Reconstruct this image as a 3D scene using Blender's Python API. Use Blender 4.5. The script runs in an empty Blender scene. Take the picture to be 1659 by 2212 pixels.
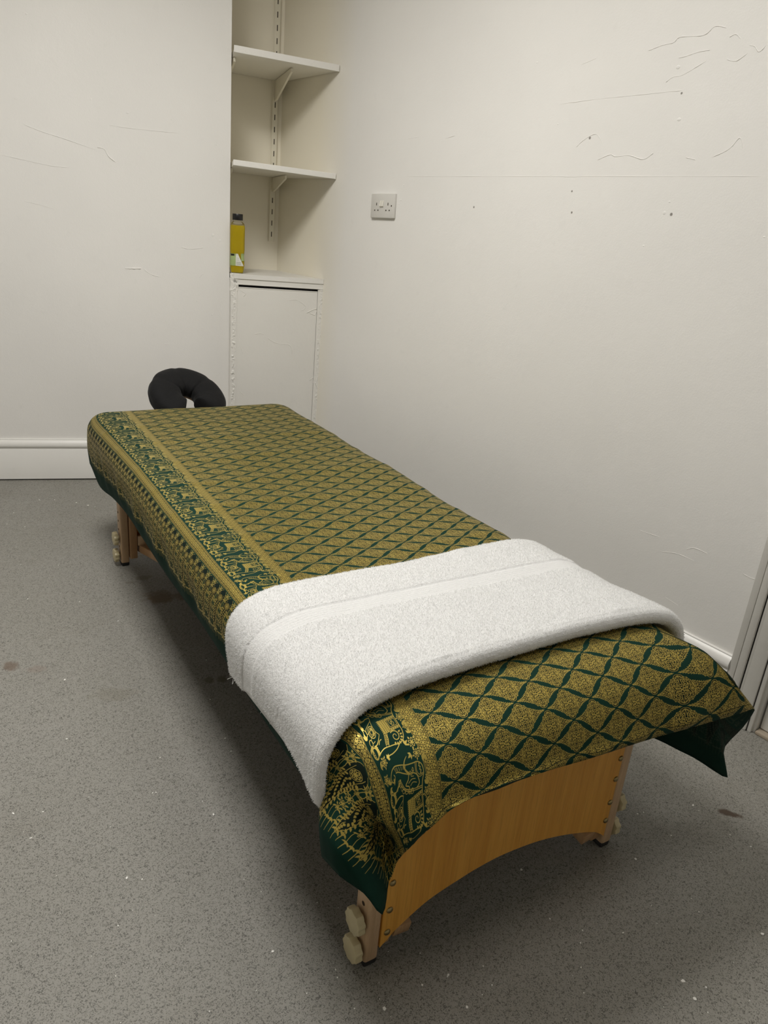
import bpy, bmesh, math, random
import numpy as np
from mathutils import Vector, Matrix, noise

random.seed(7)
rng = np.random.default_rng(7)
S = bpy.context.scene
C = S.collection
PI = math.pi

# ------------------------------------------------------------------ helpers
def link(o):
    C.objects.link(o)
    return o

def obj(name, bm, mats, parent=None, smooth=False, auto=None):
    me = bpy.data.meshes.new(name)
    bm.normal_update()
    bm.to_mesh(me)
    bm.free()
    for m in (mats if isinstance(mats, (list, tuple)) else [mats]):
        me.materials.append(m)
    if smooth:
        for p in me.polygons:
            p.use_smooth = True
    if auto is not None:
        for p in me.polygons:
            p.use_smooth = True
        me.set_sharp_from_angle(angle=math.radians(auto))
    o = link(bpy.data.objects.new(name, me))
    if parent:
        o.parent = parent
    return o

def split_obj(name, bm, mats, parent):
    '''each separate piece of bm becomes a part of its own'''
    left = set(bm.verts)
    while left:
        st = [left.pop()]; isl = set(st)
        while st:
            v = st.pop()
            for e in v.link_edges:
                w = e.other_vert(v)
                if w in left:
                    left.discard(w); isl.add(w); st.append(w)
        b2 = bmesh.new()
        mp = {v: b2.verts.new(v.co) for v in isl}
        for f in set(f for v in isl for f in v.link_faces):
            b2.faces.new([mp[v] for v in f.verts]).material_index = f.material_index
        obj(name, b2, mats, parent)
    bm.free()

def thing(name, label, cat, loc=(0, 0, 0), rotz=0.0, group=None):
    o = link(bpy.data.objects.new(name, None))
    o.empty_display_size = 0.05
    o.location = loc
    o.rotation_euler = (0, 0, rotz)
    tag(o, label, cat, group)
    return o

def tag(o, label, cat, group=None):
    o['label'] = label
    o['category'] = cat
    if group:
        o['group'] = group
    return o

def structure(o, label, cat):
    o['kind'] = 'structure'
    o['label'] = label
    o['category'] = cat
    return o

def copy_part(o, parent):
    c = o.copy()
    C.objects.link(c)
    c.parent = parent
    return c

def box(bm, lo, hi, mi=0, bevel=0.0, seg=2):
    r = bmesh.ops.create_cube(bm, size=1.0)
    vs = r['verts']
    c = [(lo[i] + hi[i]) / 2 for i in range(3)]
    d = [hi[i] - lo[i] for i in range(3)]
    for v in vs:
        v.co = Vector((v.co.x * d[0] + c[0], v.co.y * d[1] + c[1], v.co.z * d[2] + c[2]))
    fs = set(f for v in vs for f in v.link_faces)
    for f in fs:
        f.material_index = mi
    if bevel > 0:
        es = list(set(e for v in vs for e in v.link_edges))
        b = bmesh.ops.bevel(bm, geom=es, offset=bevel, segments=seg, profile=0.5, affect='EDGES')
        for f in b['faces']:
            f.material_index = mi
    return vs

def xf(bm, vs, M):
    for v in vs:
        v.co = M @ v.co

def prism(bm, pts, axis, a, b, mi=0):
    """extrude a 2D outline pts along axis (0,1,2) from a to b; the 2D axes keep cyclic order"""
    def mk(p, t):
        if axis == 0: return (t, p[0], p[1])
        if axis == 1: return (p[0], t, p[1])
        return (p[0], p[1], t)
    A = [bm.verts.new(mk(p, a)) for p in pts]
    B = [bm.verts.new(mk(p, b)) for p in pts]
    n = len(pts)
    fs = [bm.faces.new(A), bm.faces.new(B[::-1])]
    for i in range(n):
        fs.append(bm.faces.new((A[i], B[i], B[(i + 1) % n], A[(i + 1) % n])))
    for f in fs:
        f.material_index = mi
    bmesh.ops.recalc_face_normals(bm, faces=fs)
    return A + B

def tube(bm, pts, rad, n=8, mi=0, cap=True):
    pts = [Vector(p) for p in pts]
    rings = []
    up = Vector((0, 0, 1))
    for i, p in enumerate(pts):
        t = (pts[min(i + 1, len(pts) - 1)] - pts[max(i - 1, 0)]).normalized()
        a = t.cross(up)
        if a.length < 1e-4:
            a = t.cross(Vector((1, 0, 0)))
        a.normalize()
        b = a.cross(t)
        r = rad[i] if isinstance(rad, (list, tuple)) else rad
        rings.append([bm.verts.new(p + (a * math.cos(2 * PI * k / n) + b * math.sin(2 * PI * k / n)) * r) for k in range(n)])
    for i in range(len(rings) - 1):
        for k in range(n):
            f = bm.faces.new((rings[i][k], rings[i][(k + 1) % n], rings[i + 1][(k + 1) % n], rings[i + 1][k]))
            f.material_index = mi
    if cap:
        bm.faces.new(rings[0][::-1]).material_index = mi
        bm.faces.new(rings[-1]).material_index = mi
    return [v for r in rings for v in r]

def catmull(P, n):
    P = [np.array(p, float) for p in P]
    out = []
    for i in range(len(P) - 1):
        p0 = P[max(i - 1, 0)]; p1 = P[i]; p2 = P[i + 1]; p3 = P[min(i + 2, len(P) - 1)]
        for k in range(n):
            t = k / n
            out.append(0.5 * ((2 * p1) + (-p0 + p2) * t + (2 * p0 - 5 * p1 + 4 * p2 - p3) * t * t + (-p0 + 3 * p1 - 3 * p2 + p3) * t ** 3))
    out.append(P[-1])
    return out

# ------------------------------------------------------------------ materials
def new_mat(name):
    m = bpy.data.materials.new(name)
    m.use_nodes = True
    nt = m.node_tree
    return m, nt, nt.nodes['Principled BSDF']

def N(nt, t, **kw):
    n = nt.nodes.new(t)
    for k, v in kw.items():
        setattr(n, k, v)
    return n

def math_node(nt, op, a, b=None, c=None, clamp=False):
    n = N(nt, 'ShaderNodeMath', operation=op, use_clamp=clamp)
    for i, x in enumerate((a, b, c)):
        if x is None: continue
        if isinstance(x, (int, float)): n.inputs[i].default_value = x
        else: nt.links.new(x, n.inputs[i])
    return n.outputs[0]

def mixc(nt, fac, a, b, blend='MIX'):
    n = N(nt, 'ShaderNodeMix', data_type='RGBA', blend_type=blend)
    for sock, x in ((0, fac), (6, a), (7, b)):
        if isinstance(x, (int, float)): n.inputs[sock].default_value = x
        elif isinstance(x, (tuple, list)): n.inputs[sock].default_value = (*x[:3], 1)
        else: nt.links.new(x, n.inputs[sock])
    return n.outputs[2]

def noise_tex(nt, vec, scale, detail=2, rough=0.5, dist=0.0):
    n = N(nt, 'ShaderNodeTexNoise')
    n.inputs['Scale'].default_value = scale
    n.inputs['Detail'].default_value = detail
    n.inputs['Roughness'].default_value = rough
    n.inputs['Distortion'].default_value = dist
    if vec is not None: nt.links.new(vec, n.inputs['Vector'])
    return n.outputs['Fac']

def ramp(nt, fac, lo, hi, a=0.0, b=1.0):
    n = N(nt, 'ShaderNodeMapRange', clamp=True)
    n.inputs[1].default_value = lo; n.inputs[2].default_value = hi
    n.inputs[3].default_value = a; n.inputs[4].default_value = b
    nt.links.new(fac, n.inputs[0])
    return n.outputs[0]

def bump(nt, bsdf, height, strength, dist):
    b = N(nt, 'ShaderNodeBump')
    b.inputs['Strength'].default_value = strength
    b.inputs['Distance'].default_value = dist
    nt.links.new(height, b.inputs['Height'])
    nt.links.new(b.outputs[0], bsdf.inputs['Normal'])

def coords(nt, kind='Object', scale=None):
    tc = N(nt, 'ShaderNodeTexCoord')
    v = tc.outputs[kind]
    if scale:
        mp = N(nt, 'ShaderNodeMapping')
        mp.inputs['Scale'].default_value = scale
        nt.links.new(v, mp.inputs['Vector'])
        v = mp.outputs[0]
    return v

def paint(name, col, rough=0.55, var=0.04, bscale=220, bstr=0.25, spots=(), alcove=None, blotch=0.03):
    """matt wall paint: orange-peel roller texture, slow tone drift, and listed holes (x,y,z,r)"""
    m, nt, b = new_mat(name)
    v = coords(nt)
    n1 = noise_tex(nt, v, 1.3, 3, 0.6)
    n2 = noise_tex(nt, v, bscale, 3, 0.6)
    n3 = noise_tex(nt, v, 22, 3, 0.6)
    c1 = tuple(x * (1 - var) for x in col); c2 = tuple(min(1, x * (1 + var * .6)) for x in col)
    c = mixc(nt, ramp(nt, n1, 0.3, 0.7), c1, c2)
    c = mixc(nt, ramp(nt, n3, 0.62, 0.75, 0, blotch * 10), c, tuple(x * .93 for x in col))
    if alcove:
        sx = N(nt, 'ShaderNodeSeparateXYZ'); nt.links.new(v, sx.inputs[0])
        c = mixc(nt, ramp(nt, sx.outputs[1], alcove[0], alcove[1]), c, alcove[2])
    h = math_node(nt, 'ADD', math_node(nt, 'MULTIPLY', n2, 0.5), math_node(nt, 'MULTIPLY', n3, 1.2))
    if spots:
        geo = v
        acc = None
        for (x, y, z, r) in spots:
            d = N(nt, 'ShaderNodeVectorMath', operation='DISTANCE')
            nt.links.new(geo, d.inputs[0]); d.inputs[1].default_value = (x, y, z)
            q = ramp(nt, d.outputs['Value'], r * .55, r, 1, 0)
            acc = q if acc is None else math_node(nt, 'MAXIMUM', acc, q)
        c = mixc(nt, math_node(nt, 'MULTIPLY', acc, .8), c, (0.12, 0.10, 0.08))
    nt.links.new(c, b.inputs['Base Color'])
    b.inputs['Roughness'].default_value = rough
    b.inputs['Specular IOR Level'].default_value = 0.35
    bump(nt, b, h, bstr, 0.002)
    return m

def simple(name, col, rough=0.5, metal=0.0, bscale=None, bstr=0.1, var=0.0, spec=0.5):
    m, nt, b = new_mat(name)
    b.inputs['Base Color'].default_value = (*col, 1)
    b.inputs['Roughness'].default_value = rough
    b.inputs['Metallic'].default_value = metal
    b.inputs['Specular IOR Level'].default_value = spec
    v = coords(nt)
    if var:
        n = noise_tex(nt, v, 30, 3)
        nt.links.new(mixc(nt, ramp(nt, n, .3, .7), tuple(x * (1 - var) for x in col), tuple(min(1, x * (1 + var)) for x in col)), b.inputs['Base Color'])
    if bscale:
        bump(nt, b, noise_tex(nt, v, bscale, 3), bstr, 0.002)
    return m

def wood(name, c1, c2, stretch, rough=0.45, scale=1.0, pores=0.35):
    m, nt, b = new_mat(name)
    v = coords(nt, 'Object', stretch)
    n1 = noise_tex(nt, v, 6 * scale, 4, 0.55, 0.6)
    n2 = noise_tex(nt, v, 30 * scale, 3, 0.6, 0.2)
    n3 = noise_tex(nt, v, 75 * scale, 2, 0.5)
    c = mixc(nt, ramp(nt, n1, 0.35, 0.65), c1, c2)
    c = mixc(nt, ramp(nt, n2, 0.5, 0.72, 0, .45), c, tuple(x * .72 for x in c1))
    c = mixc(nt, ramp(nt, n3, 0.58, 0.70, 0, pores), c, tuple(x * .55 for x in c1))
    nt.links.new(c, b.inputs['Base Color'])
    b.inputs['Roughness'].default_value = rough
    bump(nt, b, n3, 0.08, 0.001)
    return m

# ------------------------------------------------------------------ layout of the room
H = 1.15                                   # camera height
XW = 1.823                                 # plane of the right wall
ANG = math.radians(5.3)
O = Vector((0.573, 0.660, 0.0))            # floor corner of the near left leg
AU = Vector((math.cos(ANG), -math.sin(ANG), 0)); AV = Vector((math.sin(ANG), math.cos(ANG), 0))
ZC = 2.75                                  # ceiling
BA = math.radians(18.0)
D = Vector((math.cos(BA), -math.sin(BA), 0)); Nb = Vector((math.sin(BA), math.cos(BA), 0))
EDGE = Vector((1.462, 3.030, 0))           # outer corner of the chimney breast
BW = math.radians(20.7)
DB = Vector((math.cos(BW), -math.sin(BW), 0)); NB = Vector((math.sin(BW), math.cos(BW), 0))
ALC = Vector((XW, 3.268, 0))               # inner corner of the alcove
LEFTX, REARY = -1.75, -1.55

WHITE = (0.835, 0.822, 0.795)
CREAM = (0.86, 0.815, 0.695)

# holes and dents: (y, z) on the right wall, found by eye
def holesR():
    return [(XW, y, z, r) for (y, z, r) in HOLES_R]
HOLES_R = [(1.512, 1.438, .0045), (1.545, 1.300, .0035), (1.533, 1.243, .004), (1.205, 1.250, .005), (1.247, 1.53, .0035), (1.95, 1.245, .004)]
m_wall_r = paint('paint_white_right', WHITE, spots=holesR(), alcove=(2.70, 2.95, CREAM))
m_wall_b = paint('paint_white_back', WHITE, spots=[])
m_cream = paint('paint_cream', CREAM, bstr=.2)
m_trim = paint('paint_gloss_white', (0.80, 0.79, 0.76), rough=0.32, bscale=60, bstr=.1)
m_trim_old = paint('paint_gloss_worn', (0.73, 0.715, 0.675), rough=0.4, bscale=40, bstr=.3, var=.1, blotch=.06)
m_ceil = paint('paint_ceiling', (0.82, 0.80, 0.76))
m_black = simple('black_gap', (0.004, 0.004, 0.004), .9)

# ------------------------------------------------------------------ floor
def floor_mat():
    m, nt, b = new_mat('grey_safety_vinyl')
    v = coords(nt)
    big = noise_tex(nt, v, 0.9, 4, 0.6)
    mid = noise_tex(nt, v, 4.5, 4, 0.6, .5)
    c = mixc(nt, ramp(nt, big, .3, .7), (0.262, 0.253, 0.222), (0.296, 0.288, 0.263))
    c = mixc(nt, ramp(nt, mid, .55, .75, 0, .35), c, (0.205, 0.190, 0.157))
    # dark worm-like flecks
    f1 = noise_tex(nt, v, 235, 1.0, .5, 1.9)
    f2 = noise_tex(nt, v, 330, 1, .5, .8)
    fl = math_node(nt, 'MAXIMUM', ramp(nt, f1, .555, .61), math_node(nt, 'MULTIPLY', ramp(nt, f2, .60, .68), .6))
    c = mixc(nt, math_node(nt, 'MULTIPLY', fl, .72), c, (0.050, 0.047, 0.041))
    lt = ramp(nt, noise_tex(nt, v, 210, 1, .5, 1.0), .64, .7, 0, .35)
    c = mixc(nt, lt, c, (0.30, 0.29, 0.27))
    # tiny white specks of old paint
    vo = N(nt, 'ShaderNodeTexVoronoi', feature='F1'); vo.inputs['Scale'].default_value = 24
    nt.links.new(v, vo.inputs['Vector'])
    sp = N(nt, 'ShaderNodeSeparateColor'); nt.links.new(vo.outputs['Color'], sp.inputs[0])
    rad = ramp(nt, sp.outputs[0], .80, 1.0, 0.0, .038)
    near = math_node(nt, 'LESS_THAN', vo.outputs['Distance'], rad)
    c = mixc(nt, math_node(nt, 'MULTIPLY', near, .85), c, (0.72, 0.70, 0.66))
    # brown stains, each with its own ragged outline
    warp = noise_tex(nt, v, 26, 4, .65)
    for (x, y, rx, ry, rot, s, col) in STAINS:
        mp = N(nt, 'ShaderNodeMapping', vector_type='TEXTURE')
        mp.inputs['Location'].default_value = (x, y, 0); mp.inputs['Rotation'].default_value = (0, 0, rot)
        mp.inputs['Scale'].default_value = (rx, ry, 1)
        nt.links.new(v, mp.inputs['Vector'])
        ln = N(nt, 'ShaderNodeVectorMath', operation='LENGTH'); nt.links.new(mp.outputs[0], ln.inputs[0])
        d = math_node(nt, 'ADD', ln.outputs['Value'], math_node(nt, 'MULTIPLY', math_node(nt, 'SUBTRACT', warp, .5), 2.2))
        c = mixc(nt, ramp(nt, d, .6, 1.1, s, 0), c, col)
    # pale scuffs by the back wall and by the table
    sc = noise_tex(nt, coords(nt, 'Object', (9, 30, 1)), 1.2, 4, .65)
    sx = N(nt, 'ShaderNodeSeparateXYZ'); nt.links.new(v, sx.inputs[0])
    zone = ramp(nt, sx.outputs[1], 2.6, 3.1)
    c = mixc(nt, math_node(nt, 'MULTIPLY', ramp(nt, sc, .58, .72, 0, .5), zone), c, (0.34, 0.33, 0.31))
    nt.links.new(c, b.inputs['Base Color'])
    b.inputs['Roughness'].default_value = 0.55
    b.inputs['Specular IOR Level'].default_value = 0.32
    bump(nt, b, f1, .12, .001)
    return m

def sx_world(u, v): 
    p = O + AU * u + AV * v
    return p.x, p.y

STAINS = [(0.757, 2.046, .050, .046, -.47, .75, (0.130, 0.085, 0.050)),
          (0.820, 2.020, .040, .030, -.47, .55, (0.135, 0.095, 0.060)),
          (0.284, 1.862, .022, .022, -.5, .7, (0.130, 0.088, 0.062)),
          (0.335, 1.812, .030, .018, -.5, .3, (0.190, 0.130, 0.105)),
          (1.476, 0.515, .024, .011, -.95, .95, (0.075, 0.050, 0.034)),
          (0.701, 1.548, .012, .016, 0, .6, (0.10, 0.085, 0.055)),
          (0.734, 1.536, .014, .018, 0, .65, (0.10, 0.085, 0.055)),
          (0.470, 1.609, .055, .030, -.5, .25, (0.14, 0.125, 0.085)),
          (0.760, 2.199, .026, .018, -.3, .5, (0.12, 0.10, 0.07)),
          (0.711, 2.185, .020, .010, -.3, .45, (0.12, 0.10, 0.07))]

bm = bmesh.new()
vs = [bm.verts.new(p) for p in ((LEFTX, REARY, 0), (XW + .12, REARY, 0), (XW + .12, 4.6, 0), (LEFTX, 4.6, 0))]
bm.faces.new(vs)
structure(obj('floor', bm, floor_mat()), 'worn grey speckled vinyl floor with brown stains', 'floor')

# ------------------------------------------------------------------ walls
def pix(px, py):
    """direction through a point of the photograph, used to place marks where they stand on a wall"""
    c = Vector((px - 829.5, py - 1106.0, 1590.0))
    return Vector((ROT[0].dot(c), ROT[1].dot(c), ROT[2].dot(c))).normalized()
def cam_axes():
    d = Vector((450 - 829.5, 5250 - 1106.0, 1590.0)).normalized()
    y = Vector((-470 - 829.5, 382 - 1106.0, 1590.0)); y = (y - d * y.dot(d)).normalized()
    up = -d
    x = y.cross(up)
    return x, y, up
ROT = cam_axes()
CAM = Vector((0, 0, H))
def on_plane(px, py, P, n):
    r = pix(px, py)
    t = (Vector(P) - CAM).dot(n) / r.dot(n)
    return CAM + r * t
def onR(px, py): return on_plane(px, py, (XW, 0, 0), Vector((1, 0, 0)))
def onB(px, py): return on_plane(px, py, EDGE, NB)

def ridge(bm, pts, r, wobble=.5):
    """raised seam of old filler under the paint"""
    P = catmull(pts, 7)
    r *= .62
    rr = [r * (1 + wobble * random.uniform(-1, 1)) for _ in P]
    rr[0] = rr[-1] = r * .2
    tube(bm, P, rr, 6)

def lump(bm, p, n, r):
    r *= .55
    M = Matrix.Translation(p) @ n.to_track_quat('Z', 'Y').to_matrix().to_4x4() @ Matrix.Diagonal((r, r * random.uniform(.6, 1.3), r * .14, 1))
    bmesh.ops.create_icosphere(bm, subdivisions=2, radius=1, matrix=M)

# right wall, with old filler seams
bm = bmesh.new()
yA, yB = 0.645, 3.268
def quad(bm, a, b, c, d, mi=0):
    f = bm.faces.new([bm.verts.new(p) for p in (a, b, c, d)]); f.material_index = mi
    return f
DOOR_Y0, DOOR_Y1, DOOR_Z = -0.15, 0.645, 2.02
quad(bm, (XW, yB + .1, 0), (XW, yA, 0), (XW, yA, ZC), (XW, yB + .1, ZC))
quad(bm, (XW, yA, DOOR_Z), (XW, DOOR_Y0, DOOR_Z), (XW, DOOR_Y0, ZC), (XW, yA, ZC))
quad(bm, (XW, DOOR_Y0, 0), (XW, REARY, 0), (XW, REARY, ZC), (XW, DOOR_Y0, ZC))
for seam, r in [([(1400, 110), (1430, 98), (1455, 92), (1470, 80), (1520, 76), (1545, 57), (1570, 60)], .0016),
                ([(1465, 125), (1480, 122), (1510, 112), (1535, 108)], .0012),
                ([(1576, 80), (1590, 74), (1600, 84)], .0014), ([(1618, 98), (1630, 100), (1640, 112), (1655, 98)], .0014),
                ([(1570, 128), (1590, 132), (1615, 115)], .0012), ([(1438, 178), (1455, 166), (1475, 162), (1525, 132)], .0012),
                ([(1210, 225), (1290, 214), (1380, 205), (1475, 195)], .0010), ([(1290, 346), (1318, 334), (1330, 338), (1360, 336), (1390, 344), (1412, 330)], .0014),
                ([(1245, 318), (1262, 302), (1288, 290), (1302, 312)], .0011), ([(1538, 340), (1575, 322), (1598, 298), (1604, 320)], .0012),
                ([(1480, 340), (1503, 345)], .0012), ([(1210, 381), (1250, 383)], .0011), ([(1255, 140), (1290, 125)], .0008),
                ([(1480, 1188), (1500, 1184), (1528, 1196)], .0012), ([(1430, 1192), (1462, 1196), (1500, 1212)], .001),
                ([(1605, 1239), (1621, 1248), (1635, 1252)], .0011), ([(1437, 1290), (1465, 1308)], .0009),
                ([(1382, 1145), (1400, 1152), (1425, 1160)], .001), ([(960, 300), (985, 292)], .0012), ([(880, 300), (905, 296)], .001)]:
    ridge(bm, [onR(*p) for p in seam], r)
# long level step where one coat of plaster stops
Z1 = onR(870, 381); Z2 = onR(1659, 381)
ridge(bm, [Z1, (Z1 + Z2) / 2, Z2], .0008)
for p, r in [((1467, 258), .011), ((1465, 145), .012), ((1205, 268), .006), ((1190, 378), .004), ((1446, 436), .006), ((1390, 531), .006), ((1435, 460), .008), ((1160, 135), .006),
             ((872, 400), .006), ((866, 432), .008), ((862, 440), .006), ((1651, 512), .006), ((895, 390), .005), ((745, 612), .004), ((955, 470), .004)]:
    lump(bm, onR(*p), Vector((-1, 0, 0)), r)
structure(obj('wall_right', bm, m_wall_r, auto=60), 'white painted plaster wall running beside the table', 'wall')

# chimney breast (back wall) with its return and the alcove back
bm = bmesh.new()
Lf = EDGE - DB * 3.6
quad(bm, (Lf.x, Lf.y, 0), (EDGE.x, EDGE.y, 0), (EDGE.x, EDGE.y, ZC), (Lf.x, Lf.y, ZC))
for seam, r in [([(50, 268), (90, 284), (140, 300), (210, 325)], .0016), ([(0, 334), (50, 345), (110, 358), (150, 362)], .0013),
                ([(210, 318), (225, 322), (235, 338), (250, 350)], .003), ([(235, 270), (280, 277), (340, 283), (390, 288)], .0012),
                ([(50, 434), (85, 442), (120, 452)], .001), ([(270, 580), (290, 580), (305, 580)], .0035), ([(310, 580), (325, 592), (345, 598)], .002),
                ([(390, 534), (412, 538), (440, 535)], .0016), ([(430, 600), (440, 590)], .0014), ([(30, 212), (40, 216)], .0014), ([(350, 745), (365, 742)], .0012),
                ([(468, 828), (463, 850), (464, 875)], .0012)]:
    ridge(bm, [onB(*p) for p in seam], r)
for p, r in [((57, 30), .008), ((196, 214), .007), ((276, 244), .009), ((371, 258), .006), ((469, 217), .007), ((468, 313), .007), ((395, 9), .007),
             ((424, 378), .006), ((366, 372), .005), ((458, 680), .006), ((425, 650), .006), ((460, 508), .01), ((475, 520), .008), ((340, 138), .005)]:
    lump(bm, onB(*p), -NB, r)
structure(obj('wall_back', bm, m_wall_b, auto=60), 'white painted chimney breast behind the head of the table', 'wall')

bm = bmesh.new()
RB = ALC - D * ((ALC - EDGE).dot(D))       # foot of the return on the alcove back plane
quad(bm, (EDGE.x, EDGE.y, 0), (RB.x, RB.y, 0), (RB.x, RB.y, ZC), (EDGE.x, EDGE.y, ZC))
quad(bm, (RB.x, RB.y, 0), (ALC.x + .02, ALC.y - .0065, 0), (ALC.x + .02, ALC.y - .0065, ZC), (RB.x, RB.y, ZC))
structure(obj('wall_alcove', bm, m_cream), 'cream painted back of the shelved alcove', 'wall')

bm = bmesh.new()
quad(bm, (LEFTX, REARY, 0), (LEFTX, 4.6, 0), (LEFTX, 4.6, ZC), (LEFTX, REARY, ZC))
structure(obj('wall_left', bm, m_wall_b), 'white wall on the side away from the table', 'wall')
bm = bmesh.new()
quad(bm, (LEFTX, REARY, 0), (XW + .1, REARY, 0), (XW + .1, REARY, ZC), (LEFTX, REARY, ZC))
structure(obj('wall_front', bm, m_wall_b), 'white wall facing the chimney breast', 'wall')
bm = bmesh.new()
quad(bm, (LEFTX, REARY, ZC), (XW + .12, REARY, ZC), (XW + .12, 4.6, ZC), (LEFTX, 4.6, ZC))
structure(obj('ceiling', bm, m_ceil), 'white ceiling', 'ceiling')

# ------------------------------------------------------------------ skirting boards
SK = [(0, 0.006), (0.017, 0.006), (0.017, 0.138), (0.015, 0.141), (0.0155, 0.146), (0.019, 0.150), (0.0205, 0.157), (0.019, 0.165),
      (0.015, 0.172), (0.011, 0.177), (0.008, 0.180), (0.008, 0.183), (0, 0.184)]
def skirting(name, A, B, n, label, k=1.0):
    bm = bmesh.new()
    A = Vector(A); B = Vector(B)
    rows = []
    for P in (A, B):
        rows.append([bm.verts.new(P + n * a + Vector((0, 0, z * k))) for a, z in SK])
    for i in range(len(SK) - 1):
        bm.faces.new((rows[0][i], rows[0][i + 1], rows[1][i + 1], rows[1][i]))
    bm.faces.new(rows[0]); bm.faces.new(rows[1][::-1])
    bmesh.ops.recalc_face_normals(bm, faces=bm.faces)
    # dark line where the board stops short of the floor
    a = A + n * .004; b = B + n * .004
    quad(bm, a, b, b + Vector((0, 0, .008)), a + Vector((0, 0, .008)), 1)
    o = obj(name, bm, [m_trim, m_black], auto=35)
    structure(o, label, 'skirting board')
skirting('baseboard_back', Lf, EDGE - DB * .01, -NB, 'white moulded skirting board along the chimney breast')
skirting('baseboard_right', (XW, 0.742, 0), (XW, 2.83, 0), Vector((-1, 0, 0)), 'white moulded skirting board beside the door frame', .97)

# ------------------------------------------------------------------ door at the right edge
door = thing('door_1', 'off-white panelled door in a scuffed white frame at the end of the right wall', 'door', (XW, .64, 0))
door['kind'] = 'structure'
bm = bmesh.new()
# outer strip, crack, then moulded architrave; y measured from the opening (0) towards the back of the room
def vbox(bm, y0, y1, dx, z0, z1, mi=0, bev=.002, dx0=.004):
    box(bm, (-dx, y0, z0), (dx0, y1, z1), mi, bev)
vbox(bm, .084, .102, .014, 0, DOOR_Z + .11)
vbox(bm, .062, .0815, .020, 0, DOOR_Z + .10, bev=.004)
vbox(bm, .050, .060, .013, 0, DOOR_Z + .09, bev=.003)
vbox(bm, .016, .052, .017, 0, DOOR_Z + .08, bev=.004)
vbox(bm, .004, .016, .011, 0, DOOR_Z + .06)
vbox(bm, .0775, .0855, .006, .0, 2.0, mi=1, bev=0)
for yy in (.0155, .0605):
    vbox(bm, yy - .0012, yy + .0012, .0125, 0, 2.0, mi=1, bev=0)
for lo, hi, dx in (((.004), .102, .014),):
    box(bm, (-dx, DOOR_Y0 - .64 - .1, DOOR_Z), (.004, .102, DOOR_Z + .11), 0, .003)
vbox(bm, DOOR_Y0 - .64 - .10, DOOR_Y0 - .64, .016, 0, DOOR_Z + .08)
obj('architrave', bm, [m_trim_old, m_black], door, auto=40)
bm = bmesh.new()
box(bm, (.0, -.002, 0), (.12, .006, DOOR_Z), 0)
box(bm, (.0, DOOR_Y0 - .64 - .004, 0), (.12, DOOR_Y0 - .64 + .004, DOOR_Z), 0)
box(bm, (.0, DOOR_Y0 - .64, DOOR_Z - .004), (.12, 0, DOOR_Z + .01), 0)
obj('lining', bm, m_trim_old, door)
bm = bmesh.new()
w = -(DOOR_Y0 - .64) - .012
box(bm, (.014, -w - .006, .012), (.050, -.006, DOOR_Z - .006), 0, .003)
for z0, z1 in ((.22, .86), (1.02, 1.86)):
    for a in (-w + .10, -w / 2 + .05):
        box(bm, (.010, a, z0), (.016, a + w / 2 - .15, z1), 0, .003)
obj('door_leaf', bm, m_trim_old, door, auto=40)
bm = bmesh.new()
box(bm, (-.006, -w - .01, 0), (.10, -.004, .010), 0, .003)
obj('threshold', bm, wood('worn_sill', (0.36, 0.29, 0.21), (0.46, 0.40, 0.32), (4, .5, 4)), door)['label'] = 'dirty worn wooden threshold strip'
bm = bmesh.new()
bmesh.ops.create_uvsphere(bm, u_segments=20, v_segments=12, radius=.026, matrix=Matrix.Translation((-.05, -w + .06, 1.0)) @ Matrix.Diagonal((.8, 1, 1, 1)))
tube(bm, [(.015, -w + .06, 1.0), (-.04, -w + .06, 1.0)], .009, 12)
obj('door_knob', bm, simple('old_brass', (.5, .4, .2), .35, 1), door, smooth=True)

# ------------------------------------------------------------------ alcove cupboard, shelves
F0 = Vector((XW, 2.850, 0))                # right end of the cupboard front
FW = 0.388                                 # width of the front
def front(s, dpt, z):                      # s from the right wall along the front to the left, dpt backwards
    p = F0 - D * s + Nb * dpt
    return Vector((p.x, p.y, z))
cup = thing('alcove_cupboard', 'white painted built-in cupboard below the alcove shelves', 'cupboard', (F0.x, F0.y, 0))
def fbox(bm, s0, s1, d0, d1, z0, z1, mi=0, bev=.0, seg=2):
    vs_all = box(bm, (s0, d0, z0), (s1, d1, z1), mi, 0)
    M = Matrix(((-D.x, Nb.x, 0, 0), (-D.y, Nb.y, 0, 0), (0, 0, 1, 0), (0, 0, 0, 1)))
    for v in vs_all:
        v.co = M @ v.co
    if bev:
        bmesh.ops.bevel(bm, geom=list(set(e for v in vs_all for e in v.link_edges)), offset=bev, segments=seg, profile=.5, affect='EDGES')
    return vs_all
def fix(bm):
    bmesh.ops.recalc_face_normals(bm, faces=bm.faces)
    return bm
m_cup = paint('paint_cupboard', (0.80, 0.785, 0.745), rough=.38, bscale=50, bstr=.3, blotch=.05)
bm = bmesh.new()
# ledge: a board that runs back to the alcove wall
pl = [front(-.0, -.004, 0), front(FW, -.004, 0), Vector((EDGE.x + .004, EDGE.y - .01, 0)), Vector((RB.x, RB.y, 0)), Vector((ALC.x, ALC.y, 0))]
prism(bm, [(p.x - F0.x, p.y - F0.y) for p in pl], 2, .905, .924)
fix(bm)
obj('ledge', bm, m_cup, cup)
bm = bmesh.new()
fbox(bm, 0, FW, 0, .02, .8825, .906, bev=.002)
fbox(bm, 0, .020, 0, .02, 0, .877, bev=.002)
fbox(bm, FW - .012, FW + .010, 0, .06, 0, .9, bev=.002)
fix(bm)
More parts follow.
